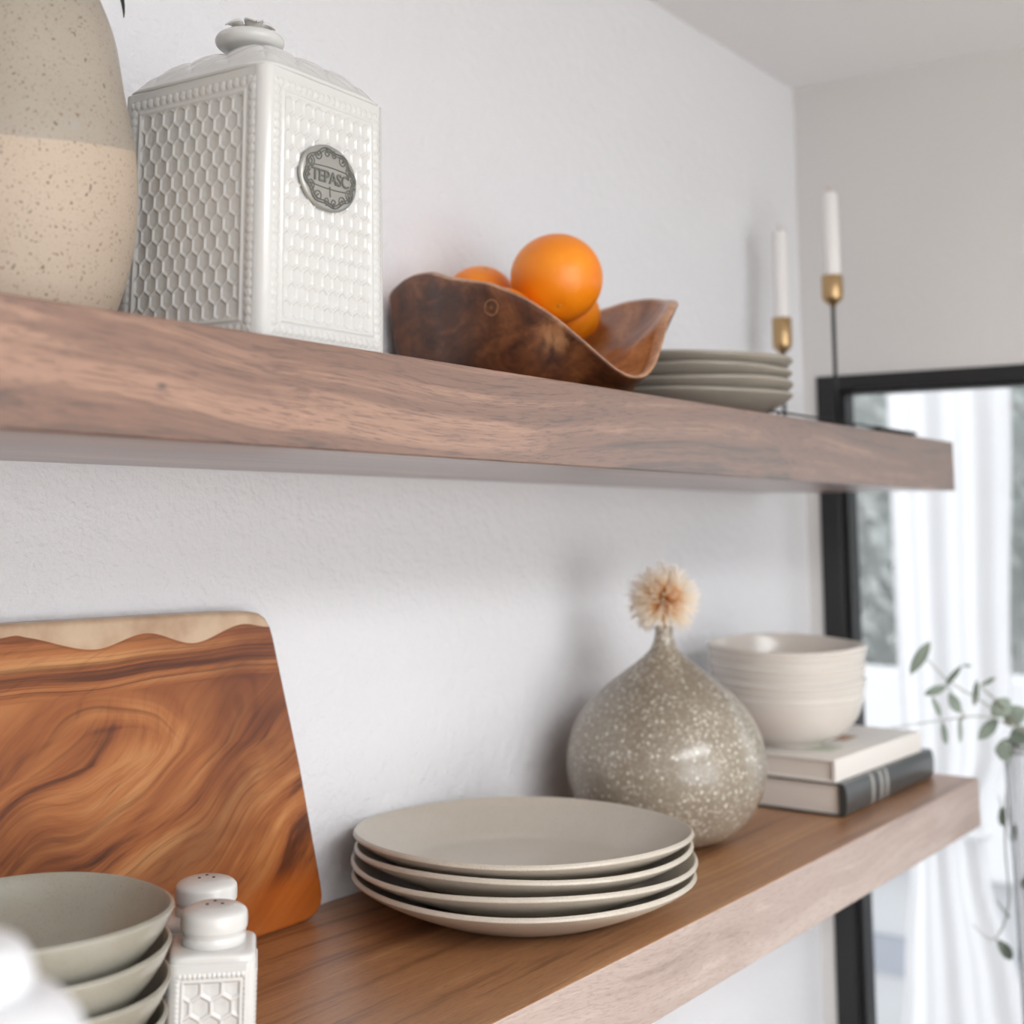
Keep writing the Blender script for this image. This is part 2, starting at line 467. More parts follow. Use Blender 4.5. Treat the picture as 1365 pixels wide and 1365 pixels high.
# dried sprig standing in the jar, one dark leaf drooping over the shoulder
def leaf_mesh(a, b, width, thick=0.0006, nseg=10, curl=0.12, tip=0.9, up=Vector((0, 0, 1))):
    a = Vector(a); b = Vector(b); d = b - a; L = d.length; d.normalize()
    s = d.cross(up)
    if s.length < 1e-3: s = d.cross(Vector((1, 0, 0)))
    s.normalize(); n = s.cross(d)
    vs, fs = [], []
    for i in range(nseg + 1):
        t = i / nseg
        w = width * 0.5 * (math.sin(PI * min(1, t ** tip)) ** 0.7 if 0 < t < 1 else 0.03)
        c = a + d * (L * t) + n * (curl * L * 4 * t * (1 - t) * 0.5)
        for k, q in enumerate((-1, -0.5, 0, 0.5, 1)):
            vs.append(c + s * (w * q) + n * (abs(q) * w * 0.25))
    m_ = len(vs)
    vs += [p - n * thick for p in vs]
    for i in range(nseg):
        for k in range(4):
            q = i * 5 + k
            fs.append((q, q + 1, q + 6, q + 5)); fs.append((m_ + q + 5, m_ + q + 6, m_ + q + 1, m_ + q))
        fs.append((i * 5, i * 5 + 5, m_ + i * 5 + 5, m_ + i * 5)); fs.append((i * 5 + 4, m_ + i * 5 + 4, m_ + i * 5 + 9, i * 5 + 9))
    return vs, fs
sp = thing('dried_sprig', (-1.2592, -0.13, zup(-1.2592) + 0.016), 'dark leafy sprig drooping over the shoulder of the speckled jar', 'plant')
tube('stem', spline([(0, 0, 0.0), (0.003, -0.002, 0.12), (0.004, -0.004, 0.25), (0.022, -0.015, 0.262), (0.034, -0.023, 0.235), (0.0415, -0.0277, 0.205)]), 0.0011, M_leafd, sp, 6)
lv, lf = leaf_mesh((0.0415, -0.0277, 0.205), (0.0505, -0.0337, 0.1765), 0.010, up=Vector((0.8, -0.5, 0.3)))
mesh_obj('leaf', lv, lf, M_leafd, sp)
# ------------------------------------------------------------------ milk glass canister with honeycomb relief
def mat_milk(name, col, rough=0.14):
    m = M(name, rough=rough, spec=0.5, color=col)
    m.b.inputs['Subsurface Weight'].default_value = 0.25
    m.b.inputs['Subsurface Radius'].default_value = (0.006, 0.005, 0.004)
    m.b.inputs['Subsurface Scale'].default_value = 0.6
    return m.m
M_milk = mat_milk('milk_glass', srgb(207, 206, 203))

def hexd(u, v, pw, ph):
    """distance measure to the edge of pointed-top hexagon cells: 0 on the edge .. 1 in the middle"""
    # cell width pw, row pitch ph
    best = 9e9; second = 9e9
    j0 = int(math.floor(v / ph))
    for j in (j0 - 1, j0, j0 + 1, j0 + 2):
        off = 0.5 * pw if j & 1 else 0.0
        i = round((u - off) / pw)
        for ii in (i - 1, i, i + 1):
            du = (u - (ii * pw + off)); dv = (v - j * ph) * (pw * 0.866 / ph)
            d = du * du + dv * dv
            if d < best: second = best; best = d
            elif d < second: second = d
    return (math.sqrt(second) - math.sqrt(best)) / pw

def sstep(a, b, x):
    t = min(1, max(0, (x - a) / (b - a))); return t * t * (3 - 2 * t)

def relief(u, z, w, z0, z1, bead, pw, ph, ins, deep):
    """u in 0..w, z in z0..z1 of the framed panel; returns outward height"""
    eu = min(u, w - u) - ins; ez = min(z - z0, z1 - z)
    e = min(eu, ez)
    if e < 0: return 0.0
    # bead row just inside the border
    bw = bead
    if e < bw:
        s = z if eu < ez else u
        ph_ = (s / bead) % 1.0
        r = math.hypot((ph_ - 0.5), (e / bw - 0.5)) * 2
        return deep * 0.9 * math.sqrt(max(0.0, 1 - min(1, r * 0.95) ** 2)) - deep * 0.15
    e -= bw
    if e < bead * 0.35: return -deep * 0.2
    e -= bead * 0.35
    if e < bead * 0.45: return deep * 0.55 * math.sin(PI * e / (bead * 0.45))
    e -= bead * 0.45
    h = hexd(u - w / 2, z - (z0 + z1) / 2, pw, ph)
    base = -deep * 1.0 * sstep(0.0, bead * 0.3, e)
    return base + deep * 1.05 * (1 - sstep(0.02, 0.26, h)) * sstep(0, bead * 0.3, e) - deep * 0.25 * sstep(0.3, 1.0, h)

def relief_box(name, w, h, rc, nu, nv, fn, mat, parent, taper=0.0, origin='corner', zscale=None, cap=True, fine=(True, True, True, True)):
    """square body with rounded vertical corners, relief fn(side,u,z) on the four sides; front-left corner at 0,0"""
    verts, faces = [], []
    def ring(z):
        pts = []
        tp = taper * z / h
        dirs = [((0, 0), (1, 0), (0, -1)), ((w, 0), (0, 1), (1, 0)), ((w, w), (-1, 0), (0, 1)), ((0, w), (0, -1), (-1, 0))]
        for si, (o, d, nn) in enumerate(dirs):
            n_ = nu if fine[si] else 24
            # corner arc before the side
            cx = o[0] + rc * (d[0] - nn[0]); cy = o[1] + rc * (d[1] - nn[1])
            for k in range(6):
                a = (k / 6.0) * PI / 2
                vx = -d[0] * math.cos(a) + nn[0] * math.sin(a); vy = -d[1] * math.cos(a) + nn[1] * math.sin(a)
                pts.append((cx + rc * vx, cy + rc * vy))
            for k in range(n_):
                u = rc + (w - 2 * rc) * k / (n_ - 1)
                hh = fn(si, u, z) if fine[si] else 0.0
                pts.append((o[0] + d[0] * u + nn[0] * hh, o[1] + d[1] * u + nn[1] * hh))
        c = w / 2
        return [(c + (x - c) * (1 - tp), c + (y - c) * (1 - tp), z) for x, y in pts]
    zs = [h * j / (nv - 1) for j in range(nv)]
    n = None
    for z in zs:
        r = ring(z)
        n = len(r); verts += r
    for j in range(nv - 1):
        for k in range(n):
            a = j * n + k; b = j * n + (k + 1) % n
            faces.append((a, b, b + n, a + n))
    if cap:
        faces.append(tuple(range(n))); faces.append(tuple(reversed(range((nv - 1) * n, nv * n))))
    return mesh_obj(name, verts, faces, mat, parent, True)

CW = 0.1134; CH = 0.1615
can = thing('glass_canister', (-1.1714, -0.2465, zup(-1.17) - 0.0006), 'square white milk glass canister with honeycomb relief and oval pewter badge', 'canister', None, 0.0411)
can.rotation_euler = Matrix.Rotation(math.radians(-0.6), 3, Vector((0.75, 0.66, 0))).to_euler()
can.rotation_euler.z += 0.0502
def can_fn(si, u, z):
    return relief(u, z, CW, 0.006, CH - 0.006, 0.0052, 0.0090, 0.0100, 0.0075, 0.00095)
cbody = relief_box('body', CW, CH - 0.0005, 0.007, 200, 290, can_fn, M_milk, can, 0.0285, fine=(True, False, False, True))
# square domed lid with quilted relief
NL = 121
v, f = [], []
lw = CW * (1 - 0.0285) + 0.001
for j in range(NL):
    for i in range(NL):
        a = -1 + 2 * i / (NL - 1); b = -1 + 2 * j / (NL - 1)
        m_ = max(abs(a), abs(b)); rr = math.hypot(a, b)
        # rounded square outline
        k = 1.0
        if rr > 1e-6:
            pn = 9.0; k = m_ / ((abs(a) ** pn + abs(b) ** pn) ** (1 / pn))
        x, y = a * k * lw / 2, b * k * lw / 2
        t = 1 - m_
        hgt = 0.030 * (1 - (1 - t) ** 2.2) if t < 1 else 0.030
        q = abs(math.sin((a + b) * PI * 2.0)) * abs(math.sin((a - b) * PI * 2.0))
        hgt += 0.0022 * (q ** 0.5) * sstep(0.03, 0.15, t) * (1 - sstep(0.7, 0.9, t))
        v.append((CW / 2 + x, CW / 2 + y, CH + 0.0015 + hgt * 0.95))
for j in range(NL - 1):
    for i in range(NL - 1):
        a = j * NL + i; f.append((a, a + 1, a + NL + 1, a + NL))
# close the underside with a skirt
per = [i for i in range(NL)] + [j * NL + NL - 1 for j in range(1, NL)] + [(NL - 1) * NL + i for i in range(NL - 2, -1, -1)] + [j * NL for j in range(NL - 2, 0, -1)]
b0 = len(v)
for p in per:
    x, y, z = v[p]; v.append((x, y, CH - 0.0003))
np_ = len(per)
for k in range(np_):
    f.append((per[k], per[(k + 1) % np_], b0 + (k + 1) % np_, b0 + k))
f.append(tuple(b0 + k for k in range(np_)))
lid = mesh_obj('lid', v, f, M_milk, can)
kn = lathe('knob', smooth_profile([(0.010, 0.033), (0.0105, 0.036), (0.013, 0.0385), (0.019, 0.0405), (0.0215, 0.0445), (0.0195, 0.0485), (0.013, 0.0505), (0.0, 0.0508)], 5), M_milk, lid, 64, (CW / 2 - 0.0035, CW / 2 * 1.075 + 0.0035, CH - 0.0058))
for ob_ in (cbody, lid):          # a little deeper than wide
    for vv in ob_.data.vertices: vv.co.y *= 1.075
# curled petals of the rose on the knob
for k, (ang, r0, tilt, ln) in enumerate([(0.2, 0.004, 0.5, 0.013), (1.5, 0.006, 0.3, 0.012), (2.8, 0.005, 0.4, 0.013), (4.1, 0.006, 0.3, 0.013), (5.3, 0.005, 0.45, 0.012), (0.9, 0.001, 1.0, 0.009), (3.4, 0.001, 1.0, 0.009)]):
    d = Vector((math.cos(ang), math.sin(ang), 0))
    lv, lf = leaf_mesh(d * r0 + Vector((0, 0, 0.0505)), d * (r0 + ln * math.cos(tilt)) + Vector((0, 0, 0.0505 + ln * math.sin(tilt) * 0.6)), 0.012, 0.0012, 8, 0.5)
    mesh_obj('petal', lv, lf, M_milk, kn)

# pewter badge, oval, with scrolls and raised letters
mp_ = M('pewter', rough=0.42, metal=0.75, color=srgb(178, 177, 172)); mp_.b.inputs['Specular IOR Level'].default_value = 0.4
M_pew = mp_.m
M_pewd = M('pewter_dark', rough=0.5, metal=0.6, color=srgb(120, 120, 115)).m
BX, BZ = 0.0545, 0.1035
v, f = [], []
RN, AN = 12, 96
def oval(rn, a, y):
    return (BX + 0.0255 * rn * math.cos(a), y, BZ + 0.0200 * rn * math.sin(a))
v.append(oval(0, 0, -0.0016))
for i in range(1, RN + 1):
    for k in range(AN):
        rn = i / RN; y = -0.0017 + 0.0010 * rn ** 8
        v.append(oval(rn, 2 * PI * k / AN, y))
for k in range(AN):
    v.append(oval(1.0, 2 * PI * k / AN, 0.0008))
for k in range(AN): f.append((0, 1 + k, 1 + (k + 1) % AN))
for i in range(RN):
    for k in range(AN):
        a = 1 + i * AN + k; b = 1 + i * AN + (k + 1) % AN; f.append((a, b, b + AN, a + AN))
badge = mesh_obj('badge', v, f, M_pew, can); badge['label'] = 'oval pewter badge with raised letters'
sv, sf = [], []
def scroll(cx, cz, r, a0, turns, sgn, rad=0.00042):
    pts = []
    for k in range(26):
        t = k / 25; a = a0 + sgn * turns * 2 * PI * t; rr = r * (1 - 0.8 * t)
        pts.append((BX + cx + rr * math.cos(a), -0.0018, BZ + cz + rr * math.sin(a)))
    tube_data(pts, rad, 6, sv, sf)
for q in range(4):
    sx = 1 if q in (0, 3) else -1; sz = 1 if q < 2 else -1
    scroll(sx * 0.0175, sz * 0.0068, 0.0036, PI / 2 * sz, 1.4, sx * sz)
    scroll(sx * 0.0105, sz * 0.0125, 0.0034, 0 if sx > 0 else PI, 1.3, -sx * sz)
    scroll(sx * 0.0035, sz * 0.0145, 0.0026, PI / 2 * sz, 1.2, sx * sz)
    scroll(sx * 0.0205, sz * 0.0020, 0.0022, 0, 1.2, sx * sz)
for r_ in (0.86, 0.78):
    pts = []
    for k in range(97):
        a = 2 * PI * k / 96; w_ = r_ + 0.045 * math.sin(8 * a)
        pts.append((BX + 0.0262 * w_ * math.cos(a), -0.0018, BZ + 0.0200 * w_ * math.sin(a)))
    tube_data(pts, 0.00042, 6, sv, sf)
for dz, sg in ((0.0052, 1), (-0.0056, -1)):
    pts = [(BX + x, -0.0018, BZ + dz + 0.0012 * sg * (1 - (x / 0.019) ** 2)) for x in [(-0.018 + 0.036 * k / 20) for k in range(21)]]
    tube_data(pts, 0.00038, 6, sv, sf)
tube_data([(BX - 0.0005, -0.0018, BZ - 0.0055), (BX, -0.0018, BZ - 0.0115)], 0.0005, 6, sv, sf)
mesh_obj('scrollwork', sv, sf, M_pewd, badge)
cu = bpy.data.curves.new('letters', 'FONT'); cu.body = 'TEPASC'; cu.size = 0.0105; cu.extrude = 0.0005; cu.bevel_depth = 0.00012; cu.align_x = 'CENTER'; cu.align_y = 'CENTER'; cu.space_character = 0.95
to = bpy.data.objects.new('letters_curve', cu); C.objects.link(to)
bpy.context.view_layer.update()
me = bpy.data.meshes.new_from_object(to.evaluated_get(bpy.context.evaluated_depsgraph_get()))
bpy.data.objects.remove(to)
for vv in me.vertices:
    x, y, z = vv.co; vv.co = (BX + x * 0.98, -0.0018 - z, BZ + y - 0.0003)
me.materials.clear(); me.materials.append(M_pewd)
lt = bpy.data.objects.new('lettering', me); link(lt, badge)

# ------------------------------------------------------------------ carved root wood bowl with oranges
def mat_rootwood(name, dark, mid, light, rough, knot=False):
    m = M(name, rough=rough, spec=0.5, coat=0.2, coat_rough=0.2)
    v = m.coords((1, 1, 1.5), (0.3, 0.2, 0.5))
    n1 = m.noise(v, 16, 5, 0.6, 1.6); n2 = m.noise(v, 55, 4, 0.6, 2.0)
    c = m.ramp(n1, [(0.30, dark), (0.5, mid), (0.68, light)])
    c = m.mix(0.5, c, m.ramp(n2, [(0.32, (0.35, 0.3, 0.28, 1)), (0.55, (1, 1, 1, 1))]), 'MULTIPLY')
    if knot:
        for kind_, pos, rad in (('ring', (-0.117, -0.012, 0.074), 0.0085), ('pale', (-0.102, -0.062, 0.048), 0.026)):
            sb = m.n('VectorMath'); sb.operation = 'DISTANCE'; m.l(m.coords(), sb.inputs[0]); sb.inputs[1].default_value = pos
            q = m.math('DIVIDE', m.math('ADD', sb.outputs['Value'], m.math('MULTIPLY', n2, 0.002 if kind_ == 'ring' else 0.016)), rad)
            if kind_ == 'ring':
                f_ = m.ramp(q, [(0.30, (0.1, 0.1, 0.1, 1)), (0.42, (0.6, 0.6, 0.6, 1)), (0.55, G1), (0.80, G1), (0.95, (0.7, 0.7, 0.7, 1)), (1.0, G1)])
            else:
                f_ = m.math('MULTIPLY', m.ramp(q, [(0.45, (0.75, 0.75, 0.75, 1)), (1.0, G1)]), m.ramp(m.noise(m.coords((1, 1, 0.25), (0.2, 0.9, 0.3)), 120, 3), [(0.4, G1), (0.6, W1)]))
            c = m.mix(f_, c, srgb(186, 132, 88))
    m.color(c); m.bump(n2, 0.12, 0.001)
    return m.m
M_root_out = mat_rootwood('root_wood_outside', srgb(52, 26, 14), srgb(104, 58, 30), srgb(142, 88, 50), 0.45, True)
M_root_in = mat_rootwood('root_wood_inside', srgb(120, 72, 38), srgb(160, 104, 62), srgb(192, 138, 92), 0.38)
M_root_rim = mat_rootwood('root_wood_rim', srgb(146, 98, 66), srgb(182, 134, 100), srgb(205, 162, 130), 0.38)
rim = [(0, .122, .1088), (15, .122, .102), (25, .120, .096), (45, .118, .092), (70, .116, .094), (90, .116, .094), (108, .124, .090), (119, .142, .090), (125, .156, .097), (132, .143, .109), (140, .133, .1125), (150, .125, .111), (165, .122, .101), (185, .122, .0925), (200, .122, .0785), (211, .122, .0633), (221, .122, .0460), (228, .122, .0330), (236, .122, .0200), (244, .121, .0150), (252, .1195, .0220), (260, .116, .0470), (268, .1105, .0700), (285, .105, .0860), (305, .104, .0940), (325, .113, .1010), (335, .121, .1040), (347, .122, .1089), (360, .122, .1088)]
def rim_at(deg):
    deg %= 360
    for (a, r, z), (b, r2, z2) in zip(rim[:-1], rim[1:]):
        if a <= deg <= b:
            t = (deg - a) / (b - a); return r + (r2 - r) * t, z + (z2 - z) * t
NA, NS = 240, 28
v, f, mi = [], [], []
rt = []
for k in range(NA):
    # light smoothing of the rim polyline
    rs = zs_ = 0
    for dd in (-3, -1.5, 0, 1.5, 3):
        r_, z_ = rim_at(k * 360 / NA + dd); rs += r_; zs_ += z_
    rt.append((rs / 5, zs_ / 5))
def ring_pts(fr, fz):
    return [(fr(R, k) * math.cos(2 * PI * k / NA), fr(R, k) * math.sin(2 * PI * k / NA), fz(R, Z, k)) for k, (R, Z) in enumerate(rt)]
rows = []
for i in range(NS + 1):          # outside, from the foot to the rim
    s = i / NS
    def fz(R, Z, k, s=s):
        return max(0.0, Z * max(0.0, (s - 0.38) / 0.62) ** 1.25) + (0.0012 * noise.noise(Vector((k * 0.09, s * 5, 3))) if 0.4 < s < 1 else 0)
    def fr(R, k, s=s):
        d_ = k * 360 / NA
        full = sstep(70, 120, d_) * (1 - sstep(195, 240, d_))      # the left flank is fuller and steeper
        a_ = 0.05 + 0.95 * (s if s < 0.38 else 0.38 + (1 - 0.38) * ((s - 0.38) / 0.62) ** 0.8)
        b_ = 1 - 0.97 * (1 - s) ** 3.0
        return R * (a_ + (b_ - a_) * full * 0.85)
    rows.append((ring_pts(fr, fz), 0))
for i, (dr_, dz) in enumerate([(-0.002, 0.0018), (-0.005, 0.0024), (-0.0085, 0.0018), (-0.0115, -0.001)]):   # rounded lip
    rows.append((ring_pts(lambda R, k, dr_=dr_: R + dr_, lambda R, Z, k, dz=dz: Z + dz), 2))
for i in range(NS, -1, -1):      # inside
    s = i / NS * 0.985
    def fz(R, Z, k, s=s):
        zi = 0.030
        dg = (k * 360 / NA + 60) % 360
        ex = 2.3 - 0.9 * (math.sin(PI * dg / 120) if dg < 120 else 0)
        return zi + (Z - 0.003 - zi) * s ** ex
    rows.append((ring_pts(lambda R, k, s=s: max(0.0004, (R - 0.0125) * s), fz), 1))
for r_, _ in rows: v += r_
for j in range(len(rows) - 1):
    for k in range(NA):
        a = j * NA + k; b = j * NA + (k + 1) % NA
        f.append((a, b, b + NA, a + NA)); mi.append(rows[j + 1][1])
f.append(tuple(range(NA))); mi.append(0)
me = bpy.data.meshes.new('wooden_bowl'); me.from_pydata(v, [], f)
me.polygons.foreach_set('use_smooth', [True] * len(me.polygons))
for m_ in (M_root_out, M_root_in, M_root_rim): me.materials.append(m_)
me.polygons.foreach_set('material_index', mi)
bm = bmesh.new(); bm.from_mesh(me); bmesh.ops.recalc_face_normals(bm, faces=bm.faces); bm.to_mesh(me); bm.free()
bowl = bpy.data.objects.new('wooden_bowl', me); bowl.location = (-0.70, -0.132, zup(-0.7) + 0.0002); link(bowl)
tag(bowl, 'carved root wood bowl with an uneven swooping rim, holding oranges on the upper shelf', 'bowl')

mo = M('orange_peel', rough=0.36, spec=0.5)
v_ = mo.coords()
mo.color(mo.ramp(mo.noise(v_, 22, 3), [(0.3, srgb(240, 128, 8)), (0.7, srgb(250, 150, 22))]))
mo.bump(mo.noise(v_, 420, 2, 0.4), 0.35, 0.0009)
mo.b.inputs['Subsurface Weight'].default_value = 0.12
mo.b.inputs['Subsurface Radius'].default_value = (0.008, 0.003, 0.001)
M_navel = M('navel', rough=0.6, color=srgb(205, 140, 30)).m
def orange(loc, R, label, rot):
    t = thing('orange', loc, label, 'orange', 'oranges in the wooden bowl')
    prof = []
    for k in range(41):
        a = -PI / 2 + PI * k / 40
        r = R * math.cos(a); z = R * 0.985 * math.sin(a)
        if k > 35: z -= 0.0016 * ((k - 35) / 5) ** 2
        if k < 4: z += 0.001 * ((4 - k) / 4) ** 2
        prof.append((max(0, r) if 0 < k < 40 else 0.0, z))
    def wob(a, r, z):
        return r * (1 + 0.008 * math.sin(3 * a + z * 60) + 0.006 * math.cos(2 * a)), z
    b = lathe('peel', prof, mo.m, t, 64, (0, 0, 0), wob)
    n_ = lathe('stem_scar', [(0, 0.0008), (0.0016, 0.0006), (0.0026, 0.0), (0.0027, -0.0008), (0.0, -0.001)], M_navel, t, 16, (0, 0, R * 0.985 - 0.0016))
    t.rotation_euler = rot
    return t
o1 = orange((-0.7027, -0.13, 0.5155), 0.0408, 'largest orange, on top in the wooden bowl', (0, 0, 0))
# the scar of the top orange looks down towards the camera
d = Vector((-0.76, -0.60, -1.05)).normalized()
o1.rotation_euler = d.to_track_quat('Z', 'Y').to_euler()
orange((-0.7067, -0.048, 0.5010), 0.0345, 'orange at the back left of the wooden bowl, its top half showing', (0.4, -0.3, 0))
orange((-0.7569, -0.1084, 0.4700), 0.0320, 'orange sunk low beneath the rim, left of the largest one', (-0.5, 0.3, 1))
orange((-0.6230, -0.0935, 0.4955), 0.0280, 'orange behind the largest one, only its right edge showing', (0.3, 0.8, 2))

# ------------------------------------------------------------------ plates
def mat_glaze(name, c1, c2, rough=0.35, coat=0.2):
    m = M(name, rough=rough, spec=0.5, coat=coat, coat_rough=0.2)
    v = m.coords()
    n = m.noise(v, 18, 5, 0.65)
    n2 = m.noise(v, 700, 2, 0.5)
    c = m.mix(n, c1, c2)
    c = m.mix(m.math('MULTIPLY', m.ramp(n2, [(0.55, G1), (0.7, W1)]), 0.25), c, srgb(140, 125, 105))
    m.color(c); m.bump(m.noise(v, 90, 2), 0.05, 0.001)
    return m.m
M_plate = mat_glaze('taupe_glaze', srgb(204, 196, 183), srgb(188, 179, 165), 0.34)
M_plate2 = mat_glaze('olive_grey_glaze', srgb(170, 163, 151), srgb(148, 141, 128), 0.3)
def plate_profile(R, h, foot):
    return smooth_profile([(foot * 0.9, 0.0), (foot, 0.0002), (foot + 0.006, 0.0016), (R * 0.80, h * 0.42), (R * 0.93, h * 0.70), (R - 0.0008, h - 0.0036), (R + 0.0002, h - 0.0020), (R - 0.0008, h - 0.0003), (R - 0.0026, h), (R * 0.92, h * 0.80), (R * 0.78, h * 0.46), (R * 0.66, 0.0058), (R * 0.5, 0.0045)], 6)
def plate(loc, R, h, foot, mat, label, group, tilt=0.0, ax=(0.58, -0.81, 0)):
    pr_ = [(0, 0.0)] + plate_profile(R, h, foot) + [(0, 0.0042)]
    def wob(a, r, z):
        k = (r / R) ** 4
        return r * (1 + 0.003 * math.sin(2 * a + loc[2] * 90) * k), z + 0.0010 * math.sin(3 * a + loc[2] * 200) * k * (z / h)
    o = lathe('plate', pr_, mat, None, 128, loc, wob)
    o.rotation_euler = Matrix.Rotation(tilt, 3, Vector(ax)).to_euler()
    return tag(o, label, 'plate', group)
g_ = 'stacked dinner plates on the lower shelf'
lab = ['taupe dinner plate at the bottom of the four-plate stack on the lower shelf', 'taupe dinner plate second from the bottom on the lower shelf', 'taupe dinner plate just beneath the uppermost one on the lower shelf', 'uppermost taupe dinner plate, its whole face showing on the lower shelf']
for k, (R, z, tl, dx) in enumerate([(0.1362, 0.0003, 0.0, 0), (0.1372, 0.0115, -0.3, 0.0005), (0.1340, 0.0215, -0.9, 0.0), (0.1345, 0.0310, -1.5, -0.0005)]):
    plate((-0.765 + dx, -0.1382, z), R, 0.0300, 0.075, M_plate, lab[k], g_, math.radians(tl))
g_ = 'stacked side plates on the upper shelf'
lab = ['olive-grey plate at the bottom of the stack beside the wooden bowl', 'olive-grey plate second from the bottom beside the wooden bowl', 'olive-grey plate just beneath the top one beside the wooden bowl', 'olive-grey plate on top of the stack beside the wooden bowl']
for k, (R, z) in enumerate([(0.1035, 0.0), (0.1045, 0.0115), (0.1040, 0.0235), (0.1050, 0.0345)]):
    plate((-0.472, -0.137, zup(-0.47) + z + 0.0003), R, 0.0285, 0.055, M_plate2, lab[k], g_)
# ------------------------------------------------------------------ candlesticks
M_brass = M('brushed_brass', rough=0.32, metal=0.9, color=srgb(190, 160, 118)).m
M_iron = M('black_iron', rough=0.45, spec=0.4, color=srgb(24, 24, 25)).m
mw = M('candle_wax', rough=0.45, color=srgb(238, 236, 234)); mw.b.inputs['Subsurface Weight'].default_value = 0.2; mw.b.inputs['Subsurface Radius'].default_value = (0.01, 0.01, 0.009)
M_wick = M('wick', rough=0.9, color=srgb(190, 160, 130)).m
def candlestick(x, y, zc, zt, zb, r, label, clabel):
    z0 = zup(x)
    t = thing('candlestick', (x, y, z0), label, 'candlestick', 'pair of candlesticks')
    lathe('base', [(0, 0), (0.034, 0), (0.036, 0.0012), (0.036, 0.0030), (0.034, 0.0042), (0.006, 0.0060), (0, 0.0062)], M_iron, t, 64)
    tube('stem', [(0, 0, 0.005), (0, 0, zc + 0.001)], 0.0026, M_iron, t, 14)
    h = zt - zc
    cup = [(0, zc), (0.0032, zc), (0.0045, zc + 0.003)] + [(r * 0.98 * math.sin(PI / 2 * q), zc + 0.003 + 0.011 * (1 - math.cos(PI / 2 * q))) for q in (0.45, 0.65, 0.85, 1.0)] + [(r, zc + 0.018), (r, zt - 0.001), (r - 0.0008, zt), (r - 0.0016, zt - 0.001), (r - 0.0018, zc + 0.016), (0, zc + 0.014)]
    lathe('cup', cup, M_brass, t, 48)
    c = thing('taper_candle', (x, y, z0 + zc + 0.0142), clabel, 'candle', 'pair of taper candles')
    L = zb - zc - 0.0142
    rc = r - 0.0026
    lathe('wax', [(0, 0), (rc, 0), (rc, 0.02), (rc * 0.93, L - 0.003), (rc * 0.80, L - 0.0006), (rc * 0.4, L), (0, L - 0.0004)], mw.m, c, 40)
    tube('wick', spline([(0, 0, L - 0.001), (0.0003, 0, L + 0.004), (-0.0008, 0.0004, L + 0.0085)]), 0.0009, M_wick, c, 6)
candlestick(-0.052, -0.053, 0.119, 0.168, 0.285, 0.0128, 'shorter black iron candlestick with brass cup, behind the olive-grey plates', 'white taper candle in the shorter candlestick, nearer the wall')
candlestick(-0.041, -0.12, 0.178, 0.2195, 0.330, 0.0138, 'taller black iron candlestick with brass cup near the upper shelf end', 'white taper candle in the taller candlestick, in front of the end wall')
# low wire tray in front of the candlesticks
z0 = zup(-0.2)
tr = thing('wire_tray', (-0.24, -0.19, z0), 'low black wire tray with a flat end plate at the end of the upper shelf', 'tray')
tube('rail', [(-0.205, -0.030, 0.0115), (0.200, -0.030, 0.0115), (0.204, -0.026, 0.0115), (0.204, 0.026, 0.0115), (0.2, 0.03, 0.0115), (-0.205, 0.03, 0.0115), (-0.209, 0.026, 0.0115), (-0.209, -0.026, 0.0115), (-0.205, -0.030, 0.0115)], 0.0011, M_iron, tr, 8)
box('end_plate', 0.085, 0.206, -0.0315, 0.030, 0.0085, 0.0115, M_iron, tr, 0.0006)
for x, y in ((-0.2, -0.03), (-0.2, 0.03), (0.0, -0.03), (0.0, 0.03), (0.195, -0.028), (0.195, 0.028)):
    tube('foot', [(x, y, 0.0), (x, y, 0.0115)], 0.0012, M_iron, tr, 8)

# ------------------------------------------------------------------ cutting board leaning on the wall
mb = M('acacia', rough=0.36, spec=0.45, coat=0.1, coat_rough=0.3)
v0 = mb.coords()
sep = mb.n('SeparateXYZ'); mb.l(v0, sep.inputs[0]); X_, Z_ = sep.outputs[0], sep.outputs[2]
# big swirls
wn = mb.n('TexNoise'); wn.inputs['Scale'].default_value = 5.5; wn.inputs['Detail'].default_value = 2.0; wn.inputs['Roughness'].default_value = 0.45
mb.l(v0, wn.inputs['Vector'])
upm = mb.math('MULTIPLY_ADD', mb.math('SUBTRACT', Z_, 0.165), 22.0, 0.5, True)      # 1 near the top: straight grain
wamp = mb.math('MULTIPLY_ADD', upm, -0.10, 0.125)
sc_ = mb.n('VectorMath'); sc_.operation = 'SCALE'; mb.l(wn.outputs['Color'], sc_.inputs[0]); mb.l(wamp, sc_.inputs['Scale'])
ad = mb.n('VectorMath'); ad.operation = 'ADD'; mb.l(v0, ad.inputs[0]); mb.l(sc_.outputs[0], ad.inputs[1])
def grain(sx, sz, rot, det, off):
    r = mb.n('Mapping'); r.vector_type = 'POINT'; r.inputs['Rotation'].default_value = (0, rot, 0); mb.l(ad.outputs[0], r.inputs['Vector'])
    s = mb.n('Mapping'); s.inputs['Scale'].default_value = (sx, 3, sz); s.inputs['Location'].default_value = off; mb.l(r.outputs[0], s.inputs['Vector'])
    return mb.noise(s.outputs[0], 1.0, det, 0.6, 0.3)
ga = grain(4.5, 40, 0.45, 5, (1, 0, 2)); gt = grain(2.2, 110, 0.0, 3, (4, 0, 1))
g_m = mb.n('Mix'); g_m.data_type = 'FLOAT'; mb.l(upm, g_m.inputs[0]); mb.l(ga, g_m.inputs[2]); mb.l(gt, g_m.inputs[3])
gm = g_m.outputs[0]
base = mb.ramp(gm, [(0.27, srgb(46, 24, 16)), (0.40, srgb(98, 53, 30)), (0.47, srgb(146, 84, 44)), (0.57, srgb(170, 106, 58)), (0.72, srgb(196, 142, 90))])
